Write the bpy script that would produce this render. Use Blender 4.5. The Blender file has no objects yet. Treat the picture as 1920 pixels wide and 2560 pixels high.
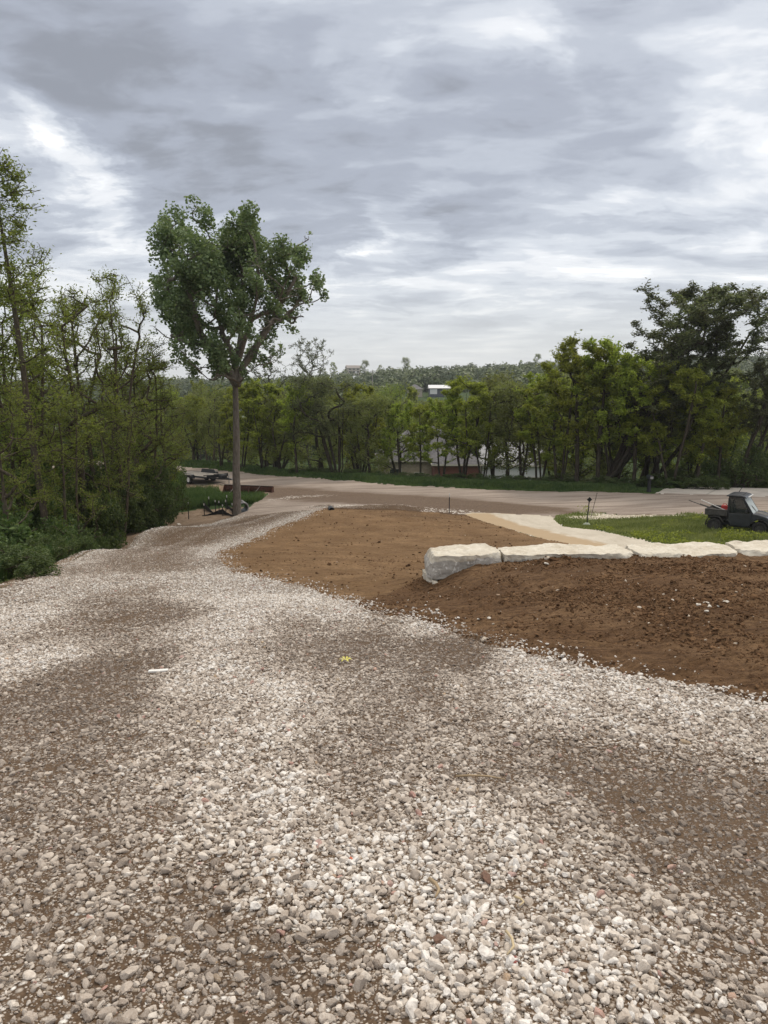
import bpy, bmesh, math, random
import numpy as np
from mathutils import Vector, Matrix

# ---------------------------------------------------------------- camera, sky, sun, exposure
scene = bpy.context.scene
COL = scene.collection
CZ = 9.0                      # camera height above the road datum
PITCH = math.radians(10.1)
FPX = 1850.0                  # focal length in pixels of the 1920 x 2560 photograph
cam_d = bpy.data.cameras.new('camera'); cam = bpy.data.objects.new('camera', cam_d); COL.objects.link(cam)
cam.location = (0, 0, CZ); cam.rotation_euler = (math.pi / 2 - PITCH, 0, 0)
cam_d.sensor_fit = 'VERTICAL'; cam_d.sensor_height = 36.0; cam_d.lens = FPX / 2560 * 36.0
cam_d.clip_start = 0.05; cam_d.clip_end = 6000
scene.camera = cam
scene.render.resolution_x = 768; scene.render.resolution_y = 1024
scene.view_settings.view_transform = 'Standard'; scene.view_settings.look = 'None'
scene.view_settings.gamma = 1.0; scene.view_settings.exposure = 0.40
scene.cycles.max_bounces = 6; scene.cycles.diffuse_bounces = 3; scene.cycles.transparent_max_bounces = 6
scene.cycles.use_denoising = True

SUN_EL, SUN_AZ = 52.0, 28.0   # degrees; azimuth measured from straight ahead (+Y) towards +X

def uv_dir(px, py):
    """slopes (x/y, z/y) of the direction a photograph pixel looks in"""
    u = (px - 960) / FPX; v = (py - 1280) / FPX
    y = math.cos(PITCH) - v * math.sin(PITCH)
    return u / y, (-math.sin(PITCH) - v * math.cos(PITCH)) / y

def build_world():
    w = bpy.data.worlds.new('World'); scene.world = w; w.use_nodes = True
    nt = w.node_tree; N = nt.nodes; L = nt.links; N.clear()
    def n(t, **k):
        x = N.new(t)
        for a, b in k.items(): setattr(x, a, b)
        return x
    def m(op, a, b=None, c=None, clamp=False):
        x = n('ShaderNodeMath', operation=op, use_clamp=clamp)
        for i, s in enumerate((a, b, c)):
            if s is None: continue
            if isinstance(s, (int, float)): x.inputs[i].default_value = s
            else: L.new(s, x.inputs[i])
        return x.outputs[0]
    def vm(op, a, b=None):
        x = n('ShaderNodeVectorMath', operation=op)
        for i, s in enumerate((a, b)):
            if s is None: continue
            if isinstance(s, tuple): x.inputs[i].default_value = s
            else: L.new(s, x.inputs[i])
        return x.outputs[0]
    tc = n('ShaderNodeTexCoord'); sep = n('ShaderNodeSeparateXYZ'); L.new(tc.outputs['Generated'], sep.inputs[0])
    X, Y, Z = sep.outputs
    zc = m('MAXIMUM', Z, 0.0)
    # cloud deck seen in perspective: position on a plane overhead
    den = m('ADD', zc, 0.16)
    comb = n('ShaderNodeCombineXYZ'); L.new(m('DIVIDE', X, den), comb.inputs[0]); L.new(m('DIVIDE', Y, den), comb.inputs[1])
    P = comb.outputs[0]
    def noise(vec, scale, det, rough, dist=0.0, off=(0, 0, 0)):
        x = n('ShaderNodeTexNoise'); L.new(vm('ADD', vec, off), x.inputs['Vector'])
        x.inputs['Scale'].default_value = scale; x.inputs['Detail'].default_value = det
        x.inputs['Roughness'].default_value = rough; x.inputs['Distortion'].default_value = dist
        return x
    rot = n('ShaderNodeMapping'); L.new(P, rot.inputs[0]); rot.inputs['Rotation'].default_value = (0, 0, math.radians(24)); rot.inputs['Scale'].default_value = (0.62, 1.0, 1)
    wn = noise(rot.outputs[0], 0.8, 4, .55)
    def vscale(a, f):
        x = n('ShaderNodeVectorMath', operation='SCALE'); L.new(a, x.inputs[0])
        if isinstance(f, (int, float)): x.inputs['Scale'].default_value = f
        else: L.new(f, x.inputs['Scale'])
        return x.outputs[0]
    warp = vm('ADD', rot.outputs[0], vscale(vm('SUBTRACT', wn.outputs['Color'], (.5, .5, .5)), .7))
    n1 = noise(warp, 0.8, 7, .56, .1, (3.1, 7.7, 0))
    n2 = noise(warp, 2.6, 8, .60, .1, (11.3, 2.2, 0))
    n3 = noise(rot.outputs[0], 0.33, 3, .5, 0, (5.2, 1.7, 0))
    base = m('ADD', m('ADD', m('MULTIPLY', n1.outputs['Fac'], .95), m('MULTIPLY', n2.outputs['Fac'], .50)), m('MULTIPLY', n3.outputs['Fac'], .30))
    base = m('ADD', m('MULTIPLY', m('SUBTRACT', base, .875), 2.5), .57)
    # large light and dark masses of this particular sky: soft spots by direction
    ys = m('MAXIMUM', Y, 0.12)
    u0 = m('DIVIDE', X, ys); v0 = m('DIVIDE', Z, ys)
    wu = noise(P, 1.9, 7, .62, .5, (1, 2, 3)); sw = n('ShaderNodeSeparateXYZ'); L.new(wu.outputs['Color'], sw.inputs[0])
    u0 = m('ADD', u0, m('MULTIPLY', m('SUBTRACT', sw.outputs[0], .5), .34)); v0 = m('ADD', v0, m('MULTIPLY', m('SUBTRACT', sw.outputs[1], .5), .20))
    blobs = SKY_BLOBS
    tot = base
    for (px, py, ru, rv, ang, wt) in blobs:
        cu, cv = uv_dir(px, py); a = math.radians(ang)
        du = m('SUBTRACT', u0, cu); dv = m('SUBTRACT', v0, cv)
        e1 = m('DIVIDE', m('ADD', m('MULTIPLY', du, math.cos(a)), m('MULTIPLY', dv, math.sin(a))), ru / FPX)
        e2 = m('DIVIDE', m('SUBTRACT', m('MULTIPLY', dv, math.cos(a)), m('MULTIPLY', du, math.sin(a))), rv / FPX)
        r2 = m('ADD', m('MULTIPLY', e1, e1), m('MULTIPLY', e2, e2))
        g = m('EXPONENT', m('MULTIPLY', r2, -0.9))
        tot = m('ADD', tot, m('MULTIPLY', g, wt))
    n4 = noise(warp, 7.0, 8, .6, .1, (4, 9, 0)); n5 = noise(warp, 3.8, 5, .52, .1, (14, 9, 0))
    tot = m('ADD', tot, m('MULTIPLY', m('SUBTRACT', n4.outputs['Fac'], .5), .66)); tot = m('ADD', tot, m('MULTIPLY', m('SUBTRACT', n5.outputs['Fac'], .5), 1.05))
    mrp = n('ShaderNodeMapRange'); L.new(tot, mrp.inputs[0]); mrp.inputs[1].default_value = -.25; mrp.inputs[2].default_value = 1.10; tot = mrp.outputs[0]
    ramp = n('ShaderNodeValToRGB'); L.new(tot, ramp.inputs[0]); ramp.color_ramp.interpolation = 'EASE'
    cr = ramp.color_ramp
    cr.elements[0].position = .0; cr.elements[0].color = (.25, .265, .30, 1)
    cr.elements[1].position = 1.0; cr.elements[1].color = (.93, .945, .97, 1)
    for p, c in ((.3, (.345, .37, .43, 1)), (.5, (.435, .465, .525, 1)), (.68, (.57, .60, .65, 1)), (.84, (.73, .745, .77, 1))):
        e = cr.elements.new(p); e.color = c
    # pale, slightly warm air near the horizon
    hz = n('ShaderNodeMapRange', interpolation_type='SMOOTHSTEP'); L.new(Z, hz.inputs[0])
    hz.inputs['From Min'].default_value = .0; hz.inputs['From Max'].default_value = .16
    hz.inputs['To Min'].default_value = .8; hz.inputs['To Max'].default_value = 0
    mixh = n('ShaderNodeMix', data_type='RGBA'); L.new(hz.outputs[0], mixh.inputs[0]); L.new(ramp.outputs[0], mixh.inputs[6]); mixh.inputs[7].default_value = (.62, .635, .635, 1)
    # the deck is brighter overhead than near the horizon
    zr = n('ShaderNodeMapRange', interpolation_type='SMOOTHSTEP'); L.new(Z, zr.inputs[0])
    zr.inputs['From Min'].default_value = .42; zr.inputs['From Max'].default_value = .95; zr.inputs['To Min'].default_value = 1.0; zr.inputs['To Max'].default_value = 1.9
    warm = n('ShaderNodeMix', data_type='RGBA'); L.new(m('MULTIPLY', m('SUBTRACT', zr.outputs[0], 1.0), 1.1, clamp=True), warm.inputs[0]); L.new(mixh.outputs[2], warm.inputs[6]); warm.inputs[7].default_value = (.72, .68, .62, 1)
    bright = vscale(warm.outputs[2], zr.outputs[0])
    sky = n('ShaderNodeTexSky', sky_type='NISHITA'); sky.sun_disc = False
    sky.sun_elevation = math.radians(SUN_EL); sky.sun_rotation = math.radians(SUN_AZ)
    b1 = n('ShaderNodeBackground'); L.new(sky.outputs[0], b1.inputs[0]); b1.inputs[1].default_value = .06
    b2 = n('ShaderNodeBackground'); L.new(bright, b2.inputs[0]); b2.inputs[1].default_value = SKY_GAIN
    mx = n('ShaderNodeMixShader'); mx.inputs[0].default_value = .9
    L.new(b1.outputs[0], mx.inputs[1]); L.new(b2.outputs[0], mx.inputs[2])
    out = n('ShaderNodeOutputWorld'); L.new(mx.outputs[0], out.inputs[0])
    w.cycles.sampling_method = 'MANUAL'; w.cycles.sample_map_resolution = 512

SKY_GAIN = 1.0
# pixel of the photograph, radii along / across, tilt (deg, up to the right), strength
SKY_BLOBS = [
    (200, 130, 380, 150, -22, -.14), (930, 190, 60, 120, 80, .42), (960, 90, 120, 60, 10, .22), (1280, 60, 160, 70, -20, .26),
    (1370, 150, 120, 50, -60, .20), (1240, 200, 260, 110, -10, -.18), (1500, 280, 260, 130, 15, -.18), (1800, 100, 240, 120, 0, -.05),
    (1800, 260, 160, 40, 5, .12), (560, 330, 420, 110, -8, -.10), (60, 330, 150, 50, -50, .34), (190, 420, 240, 60, -50, .36), (280, 560, 170, 60, -50, .26),
    (560, 200, 140, 40, -20, .16), (420, 430, 220, 60, -30, -.14), (760, 460, 420, 70, 4, -.20), (1180, 420, 320, 60, 5, -.14), (1340, 370, 150, 40, 10, .12),
    (1060, 510, 170, 35, 18, .34), (880, 590, 90, 25, 50, .28), (1480, 500, 150, 28, 15, .28), (1190, 600, 70, 45, 60, -.02), (1600, 540, 300, 45, 2, -.20), (1750, 400, 200, 60, -5, -.08),
    (1060, 640, 190, 28, 40, -.22), (830, 620, 60, 30, 40, -.25), (1300, 640, 400, 60, 5, .12), (1000, 760, 500, 70, 0, .08), (1250, 700, 120, 18, 0, -.08), (1250, 780, 180, 10, 0, -.08), (1000, 830, 500, 30, 0, .06),
]
build_world()
sun_d = bpy.data.lights.new('sun', 'SUN'); sun = bpy.data.objects.new('sun', sun_d); COL.objects.link(sun)
sun_d.energy = 1.5; sun_d.angle = math.radians(11); sun_d.color = (1, .90, .76)
_sd = Vector((math.sin(math.radians(SUN_AZ)) * math.cos(math.radians(SUN_EL)), math.cos(math.radians(SUN_AZ)) * math.cos(math.radians(SUN_EL)), math.sin(math.radians(SUN_EL))))
sun.location = _sd * 60; sun.rotation_euler = _sd.to_track_quat('Z', 'Y').to_euler()

# ---------------------------------------------------------------- helpers
def tag(o, label=None, cat=None, group=None, kind=None):
    if label: o['label'] = label
    if cat: o['category'] = cat
    if group: o['group'] = group
    if kind: o['kind'] = kind
    return o

def link(name, me, parent=None):
    o = bpy.data.objects.new(name, me); COL.objects.link(o)
    if parent is not None: o.parent = parent
    return o

def empty(name, loc, rz=0, rot=None):
    o = bpy.data.objects.new(name, None); COL.objects.link(o)
    o.location = loc; o.rotation_euler = rot or (0, 0, rz); o.empty_display_size = .2
    return o

def np_mesh(name, verts, faces, mat=None, smooth=False, attrs=None, fattrs=None):
    """faces: (n,k) int array, k constant"""
    verts = np.ascontiguousarray(verts, dtype=np.float32); faces = np.ascontiguousarray(faces, dtype=np.int32)
    me = bpy.data.meshes.new(name); nf, k = faces.shape
    me.vertices.add(len(verts)); me.vertices.foreach_set('co', verts.ravel())
    me.loops.add(nf * k); me.loops.foreach_set('vertex_index', faces.ravel())
    me.polygons.add(nf); me.polygons.foreach_set('loop_start', np.arange(0, nf * k, k, dtype=np.int32))
    try: me.polygons.foreach_set('loop_total', np.full(nf, k, dtype=np.int32))
    except Exception: pass
    me.update(calc_edges=True)
    me.polygons.foreach_set('use_smooth', np.full(nf, smooth, dtype=bool))
    if mat: me.materials.append(mat)
    for kx, v in (attrs or {}).items():
        v = np.ascontiguousarray(v, dtype=np.float32)
        if v.ndim == 1: a = me.attributes.new(kx, 'FLOAT', 'POINT'); a.data.foreach_set('value', v)
        else: a = me.attributes.new(kx, 'FLOAT_VECTOR', 'POINT'); a.data.foreach_set('vector', v.ravel())
    return me

class MB:
    """collects simple shapes into ONE mesh"""
    def __init__(s): s.v = []; s.f = []
    def add(s, vs, fs):
        b = len(s.v); s.v += [tuple(v) for v in vs]; s.f += [tuple(b + i for i in f) for f in fs]; return s
    def box(s, c, d, rz=0, M=None):
        x, y, z = d[0] / 2, d[1] / 2, d[2] / 2
        vs = [Vector((a * x, b * y, e * z)) for a in (-1, 1) for b in (-1, 1) for e in (-1, 1)]
        R = M if M is not None else Matrix.Rotation(rz, 3, 'Z')
        vs = [R @ v + Vector(c) for v in vs]
        return s.add(vs, [(0, 1, 3, 2), (4, 6, 7, 5), (0, 4, 5, 1), (2, 3, 7, 6), (0, 2, 6, 4), (1, 5, 7, 3)])
    def beam(s, a, b, w, h=None, up=(0, 0, 1)):
        a = Vector(a); b = Vector(b); h = h or w; d = b - a; L_ = d.length; x = d.normalized()
        upv = Vector(up)
        if abs(x.dot(upv)) > .98: upv = Vector((0, 1, 0))
        y = upv.cross(x).normalized(); z = x.cross(y)
        M = Matrix((x, y, z)).transposed()
        return s.box((a + b) / 2, (L_, w, h), M=M)
    def tube(s, pts, r, n=8, cap=True):
        pts = [Vector(p) for p in pts]; rs = r if isinstance(r, (list, tuple)) else [r] * len(pts)
        vs = []; fs = []; prev = None
        for i, p in enumerate(pts):
            t = (pts[min(i + 1, len(pts) - 1)] - pts[max(i - 1, 0)]).normalized()
            if prev is None:
                a = Vector((0, 0, 1)) if abs(t.z) < .9 else Vector((1, 0, 0)); prev = t.cross(a).normalized()
            prev = (prev - t * prev.dot(t)).normalized(); q = t.cross(prev)
            for k in range(n):
                an = 2 * math.pi * k / n; vs.append(p + (prev * math.cos(an) + q * math.sin(an)) * rs[i])
        for i in range(len(pts) - 1):
            for k in range(n):
                k2 = (k + 1) % n; fs.append((i * n + k, i * n + k2, (i + 1) * n + k2, (i + 1) * n + k))
        if cap: fs.append(tuple(range(n))[::-1]); fs.append(tuple((len(pts) - 1) * n + k for k in range(n)))
        return s.add(vs, fs)
    def prism(s, poly, axis, a, b):
        """polygon in the plane across an axis (0 x, 1 y, 2 z), from a to b"""
        n = len(poly)
        def mk(p, t):
            return {0: (t, p[0], p[1]), 1: (p[0], t, p[1]), 2: (p[0], p[1], t)}[axis]
        vs = [mk(p, a) for p in poly] + [mk(p, b) for p in poly]
        fs = [tuple(range(n))[::-1], tuple(n + i for i in range(n))] + [(i, (i + 1) % n, n + (i + 1) % n, n + i) for i in range(n)]
        return s.add(vs, fs)
    def lathe(s, prof, c=(0, 0, 0), axis='Z', n=20):
        """prof: list of (radius, height)"""
        vs = []; fs = []
        for (r, h) in prof:
            for k in range(n):
                a = 2 * math.pi * k / n; p = (r * math.cos(a), r * math.sin(a), h)
                if axis == 'Y': p = (p[0], p[2], p[1])
                if axis == 'X': p = (p[2], p[0], p[1])
                vs.append((p[0] + c[0], p[1] + c[1], p[2] + c[2]))
        for i in range(len(prof) - 1):
            for k in range(n):
                k2 = (k + 1) % n; fs.append((i * n + k, i * n + k2, (i + 1) * n + k2, (i + 1) * n + k))
        return s.add(vs, fs)
    def build(s, name, mat, parent=None, bevel=0, smooth=False):
        me = bpy.data.meshes.new(name); me.from_pydata(s.v, [], s.f)
        bm = bmesh.new(); bm.from_mesh(me); bmesh.ops.recalc_face_normals(bm, faces=bm.faces)
        if bevel: bmesh.ops.bevel(bm, geom=list(bm.edges), offset=bevel, segments=1, affect='EDGES', clamp_overlap=True)
        bm.to_mesh(me); bm.free()
        if smooth:
            for p in me.polygons: p.use_smooth = True
        me.materials.append(mat)
        return link(name, me, parent)

# ---- noise (vectorised value noise)
def _h(ix, iy, seed):
    n = (ix.astype(np.int64) * 374761393 + iy.astype(np.int64) * 668265263 + seed * 1274126177) & 0xffffffff
    n = ((n ^ (n >> 13)) * 1274126177) & 0xffffffff
    n = (n ^ (n >> 16)) & 0xffffff
    return n / float(0xffffff)
def vnoise(x, y, seed=0):
    ix = np.floor(x); iy = np.floor(y); fx = x - ix; fy = y - iy
    fx = fx * fx * fx * (fx * (fx * 6 - 15) + 10); fy = fy * fy * fy * (fy * (fy * 6 - 15) + 10)
    a = _h(ix, iy, seed); b = _h(ix + 1, iy, seed); c = _h(ix, iy + 1, seed); d = _h(ix + 1, iy + 1, seed)
    return (a + (b - a) * fx) * (1 - fy) + (c + (d - c) * fx) * fy
def fbm(x, y, o=4, seed=0, g=.5):
    t = 0; a = 1; s = 0
    for k in range(o):
        t = t + a * (vnoise(x * 2 ** k + 17.3 * k, y * 2 ** k - 9.1 * k, seed + k) - .5); s += a; a *= g
    return t / s
def sstep(a, b, x):
    t = np.clip((x - a) / (b - a), 0, 1); return t * t * (3 - 2 * t)
def in_poly(x, y, poly):
    r = np.zeros(x.shape, bool); n = len(poly)
    for i in range(n):
        x1, y1 = poly[i]; x2, y2 = poly[(i + 1) % n]
        if y1 == y2: continue
        c = ((y1 > y) != (y2 > y)) & (x < (x2 - x1) * (y - y1) / (y2 - y1) + x1)
        r ^= c
    return r
def edge_dist(x, y, line):
    d = np.full(x.shape, 1e9)
    for (x1, y1), (x2, y2) in zip(line[:-1], line[1:]):
        dx, dy = x2 - x1, y2 - y1; t = np.clip(((x - x1) * dx + (y - y1) * dy) / (dx * dx + dy * dy), 0, 1)
        d = np.minimum(d, np.hypot(x - x1 - t * dx, y - y1 - t * dy))
    return d

# ---- material factory
class MT:
    def __init__(s, name):
        s.m = bpy.data.materials.new(name); s.m.use_nodes = True; s.nt = s.m.node_tree; s.N = s.nt.nodes; s.L = s.nt.links
        s.b = s.N['Principled BSDF']; s.out = s.N['Material Output']
    def n(s, t, **k):
        x = s.N.new(t)
        for a, b in k.items(): setattr(x, a, b)
        return x
    def put(s, inp, v):
        if hasattr(v, 'links') or hasattr(v, 'is_output'): s.L.new(v, inp)
        else: inp.default_value = v
    def math(s, op, a, b=None, c=None, clamp=False):
        x = s.n('ShaderNodeMath', operation=op, use_clamp=clamp)
        for i, v in enumerate((a, b, c)):
            if v is not None: s.put(x.inputs[i], v)
        return x.outputs[0]
    def pos(s, scale=(1, 1, 1), rot=(0, 0, 0), kind='geo', loc=(0, 0, 0)):
        src = s.n('ShaderNodeNewGeometry').outputs['Position'] if kind == 'geo' else s.n('ShaderNodeTexCoord').outputs['Object']
        mp = s.n('ShaderNodeMapping'); s.L.new(src, mp.inputs[0]); mp.inputs['Scale'].default_value = scale; mp.inputs['Rotation'].default_value = rot; mp.inputs['Location'].default_value = loc
        return mp.outputs[0]
    def noise(s, vec, scale, det=4, rough=.55, dist=0):
        x = s.n('ShaderNodeTexNoise'); s.L.new(vec, x.inputs['Vector'])
        x.inputs['Scale'].default_value = scale; x.inputs['Detail'].default_value = det; x.inputs['Roughness'].default_value = rough; x.inputs['Distortion'].default_value = dist
        return x.outputs['Fac']
    def voro(s, vec, scale, feat='F1'):
        x = s.n('ShaderNodeTexVoronoi', feature=feat); s.L.new(vec, x.inputs['Vector']); x.inputs['Scale'].default_value = scale
        return x
    def ramp(s, fac, stops, interp='LINEAR'):
        x = s.n('ShaderNodeValToRGB'); s.L.new(fac, x.inputs[0]); cr = x.color_ramp; cr.interpolation = interp
        while len(cr.elements) > 1: cr.elements.remove(cr.elements[-1])
        cr.elements[0].position = stops[0][0]; cr.elements[0].color = (*stops[0][1], 1)
        for p, c in stops[1:]:
            e = cr.elements.new(p); e.color = (*c, 1)
        return x.outputs[0]
    def mr(s, v, a, b, c=0, d=1, smooth=False):
        x = s.n('ShaderNodeMapRange')
        if smooth: x.interpolation_type = 'SMOOTHSTEP'
        s.put(x.inputs[0], v)
        for i, q in enumerate((a, b, c, d)): s.put(x.inputs[i + 1], q)
        return x.outputs[0]
    def mix(s, f, a, b, mode='MIX'):
        x = s.n('ShaderNodeMix', data_type='RGBA', blend_type=mode)
        s.put(x.inputs[0], f)
        for i, v in ((6, a), (7, b)):
            if isinstance(v, tuple): x.inputs[i].default_value = (*v, 1) if len(v) == 3 else v
            else: s.L.new(v, x.inputs[i])
        return x.outputs[2]
    def attr(s, name, typ='GEOMETRY'):
        x = s.n('ShaderNodeAttribute', attribute_type=typ); x.attribute_name = name; return x.outputs['Fac']
    def bump(s, h, strength=.5, dist=.02, prev=None):
        x = s.n('ShaderNodeBump'); s.L.new(h, x.inputs['Height']); x.inputs['Strength'].default_value = strength; x.inputs['Distance'].default_value = dist
        if prev is not None: s.L.new(prev, x.inputs['Normal'])
        return x.outputs[0]
    def done(s, color=None, rough=None, normal=None, metal=None, spec=None):
        if color is not None: s.put(s.b.inputs['Base Color'], (*color, 1) if isinstance(color, tuple) and len(color) == 3 else color)
        if rough is not None: s.put(s.b.inputs['Roughness'], rough)
        if normal is not None: s.L.new(normal, s.b.inputs['Normal'])
        if metal is not None: s.b.inputs['Metallic'].default_value = metal
        if spec is not None: s.b.inputs['Specular IOR Level'].default_value = spec
        return s.m
# ---------------------------------------------------------------- the lie of the land
def Pw(px, py, Y):
    """plan position and drop below the camera of the point at distance Y seen at a photograph pixel (used for surveying)"""
    u, w = uv_dir(px, py); return u * Y, Y, -w * Y

def tps_fit(pts, lam):
    p = np.array(pts, float); xy = p[:, :2]; n = len(p)
    def K(a, b):
        d2 = ((a[:, None, :] - b[None]) ** 2).sum(-1); return .5 * d2 * np.log(d2 + 1e-9)
    A = np.zeros((n + 3, n + 3)); A[:n, :n] = K(xy, xy) + lam * np.eye(n); A[:n, n] = 1; A[:n, n + 1:] = xy; A[n, :n] = 1; A[n + 1:, :n] = xy.T
    w = np.linalg.solve(A, np.concatenate([p[:, 2], [0, 0, 0]]))
    def f(x, y):
        sh = x.shape; q = np.stack([x.ravel(), y.ravel()], 1); r = np.empty(len(q))
        for i in range(0, len(q), 40000):
            c = q[i:i + 40000]; r[i:i + 40000] = K(c, xy) @ w[:n] + w[n] + c @ w[n + 1:]
        return r.reshape(sh)
    return f

common = [(0, 10, 3.40), (-3, 12, 3.78), (-6.5, 12, 3.85), (-2, 16, 4.4), (-6, 18, 4.75), (-4, 22, 5.3), (-8.5, 21, 5.2)]
common += [Pw(*q) for q in [(0, 1480, 14), (120, 1425, 19), (230, 1385, 24), (880, 1510, 12.3), (600, 1430, 18), (545, 1390, 22.5)]]
near_pts = common + [(0, 0, 1.65), (-3, 0, 1.65), (3, 0, 1.6), (8, 0, 1.5), (0, -8, .6), (-8, -8, 1.0), (9, -8, .2), (0, 5, 2.52), (-4, 5, 2.6), (-7, 5, 2.9), (-12, 5, 4.6), (-15, -5, 3.2),
    (-15, 13, 6.2), (-25, 10, 8), (10, 5, 2.3), (15, 8, 2.6), (12, 14.5, 3.4), (18, 14, 3.5)]
near_pts += [Pw(*q) for q in [(1000, 1545, 10.3), (1300, 1640, 7.6), (1600, 1690, 6.6), (1920, 1760, 5.6), (1260, 1399, 14.3), (1570, 1394, 14.1), (1920, 1394, 14),
    (1080, 1472, 13.7), (1170, 1425, 14.0), (1300, 1480, 11.5), (1600, 1500, 10.4), (1800, 1560, 8.8), (1900, 1450, 11.6)]]
far_pts = common + [(-12, 13, 5.9), (-14, 20, 7), (-12.5, 30, 7.7), (-20, 30, 8.5), (-20, 45, 9.3), (-30, 60, 9.7), (-30, 30, 9), (-45, 50, 9.8), (-45, 80, 10),
    (0.9, 15.5, 4.2), (3, 17, 5.1), (7, 17, 5.9), (12, 17, 6.3), (20, 18, 6.6), (30, 30, 7.0), (30, 48, 7.7), (42, 45, 7.4), (30, 38, 7.4), (45, 60, 7.6),
    (0, 60.5, 8.75), (-9, 68, 9.05), (5, 57, 8.55), (12, 50, 8.25)]
far_pts += [Pw(*q) for q in [(350, 1342, 31), (470, 1322, 36), (600, 1291, 44), (720, 1243, 54), (560, 1372, 25), (660, 1335, 31), (740, 1300, 37.5), (800, 1272, 44),
    (1000, 1262, 48), (1123, 1278, 46), (800, 1400, 21.5), (1000, 1450, 16.5), (1000, 1350, 29), (1000, 1300, 38), (1200, 1330, 33), (1240, 1350, 30),
    (1620, 1370, 29), (1440, 1362, 27.5), (1140, 1280, 45.5), (1370, 1278, 46), (1600, 1350, 31.5), (1781, 1325, 34.5), (1888, 1337, 33.3), (1900, 1370, 30),
    (1470, 1313, 41), (1500, 1290, 44.5), (1700, 1290, 42.5), (1600, 1232, 53.5), (960, 1213, 61.5), (500, 1170, 79), (470, 1210, 68), (500, 1290, 47.5), (472, 1300, 46.5), (620, 1215, 64), (260, 1357, 32)]]
fN = tps_fit(near_pts, .02); fF = tps_fit(far_pts, .02)

RX = np.array([-90, -60, -40, -25, -12, -5, 4, 17, 30, 60, 100.]); RNEAR = np.array([130, 104, 85, 73, 63.5, 57, 51.5, 43.5, 38.5, 31, 22.])
RFARX = np.array([-90, -60, -40, -20, 0, 18, 30, 60, 100.]); RFAR = np.array([142, 112, 92.5, 79.5, 61.8, 53.5, 49.3, 43, 36.])
def road_near(x): return np.interp(x, RX, RNEAR)
def road_far(x): return np.interp(x, RFARX, RFAR)
PS = np.array([0, 3, 9, 30, 60, 110, 170, 260, 330, 450, 600, 720, 820, 1000, 2200.]); PD = np.array([0, .25, 1.5, 6.2, 8.6, 8.3, 5.0, -.6, -4.5, -7, -9, -5, -7, -7, 0.])
def base_drop(x, y):
    x = np.asarray(x, float); y = np.asarray(y, float)
    cx = np.clip(x, -48, 45); s = y - road_far(x)
    cy = np.clip(np.where(s > 3, road_far(cx) + 3, y), -9, 95)
    t = sstep(0, 1, (cy - (15.15 - .5 * sstep(1.2, -3, cx) - .2)) / (.5 + 4 * sstep(1.5, -1.5, cx)) + .0)
    D = fN(cx, cy) * (1 - t) + fF(cx, cy) * t
    sf = np.maximum(s - 3, 0)
    D = D + np.interp(sf, PS, PD) - .045 * np.clip(x, -300, 300) * sstep(150, 700, sf)
    return D, s
# the hard edges of each surface in plan
def line(*q): return [Pw(*a)[:2] for a in q]
edgeL = line((0, 1480, 14), (120, 1425, 19), (230, 1385, 24), (350, 1342, 31), (470, 1322, 36), (600, 1291, 44), (720, 1243, 54))
edgeR = line((880, 1510, 12.3), (700, 1458, 15.6), (600, 1430, 18), (545, 1390, 22.5), (560, 1372, 25), (660, 1335, 31), (740, 1300, 37.5), (800, 1275, 44), (830, 1268, 46))
edgeM = line((880, 1510, 12.3), (1000, 1545, 10.3), (1150, 1590, 9.0), (1300, 1640, 7.6), (1600, 1690, 6.6), (1920, 1760, 5.6))
poly_drive = [(-7.6, -7), (-7.6, 9)] + edgeL + [(-9, 62), (-4, 56), (-2.5, 50)] + edgeR[::-1] + edgeM[1:] + [(5.6, 4.6), (12, 3.2), (12, -7)]
poly_mound = edgeM + [(5.6, 4.6), (12, 3.2), (22, 3), (22, 15.2), (2.2, 15.2), (.9, 15.0), (.3, 14.2), (-.2, 13.2)]
pathL = line((1139, 1279, 45.5), (1240, 1312, 38), (1330, 1337, 32), (1411, 1361, 27.8)); pathL += [(6.2, 24), (5.5, 20), (4.8, 15.6)]
pathR = line((1375, 1283, 44.8), (1405, 1311, 40), (1472, 1328, 37), (1555, 1345, 33), (1650, 1361, 30)); pathR += [(14, 25.5), (20, 22.5), (24, 21), (24, 15.6)]
poly_path = pathL + pathR[::-1]
pad_top = line((830, 1268, 46), (900, 1270, 45.5), (1000, 1268, 46.5), (1060, 1276, 46), (1139, 1279, 45.5))
poly_pad = edgeR + pad_top[1:] + pathL[1:] + [(2.2, 15.2), (.9, 15.0), (.3, 14.2), (-.2, 13.2)]
poly_grass = pathR[:5] + [(16, 25), (24, 22.2), (60, 20), (60, 30.5), (30, 38.3), (17, 43.3), (12.8, 45.9), (11.6, 45.6)]
poly_pave = [(19.5, 53.0), (21.5, 55.5), (25, 58.5), (33, 60), (48, 62), (48, 55), (36, 48.2), (26, 50.4)]
poly_silt = line((400, 1326, 37), (470, 1322, 37.5), (600, 1291, 45)) + [(-9.3, 49.5), (-13, 51), (-15.0, 48), (-14.2, 43)]
poly_bank = [(-9, 24.5), (-10.2, 30), (-11.2, 36), (-14.5, 37), (-15, 33), (-12.5, 28)]

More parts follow.
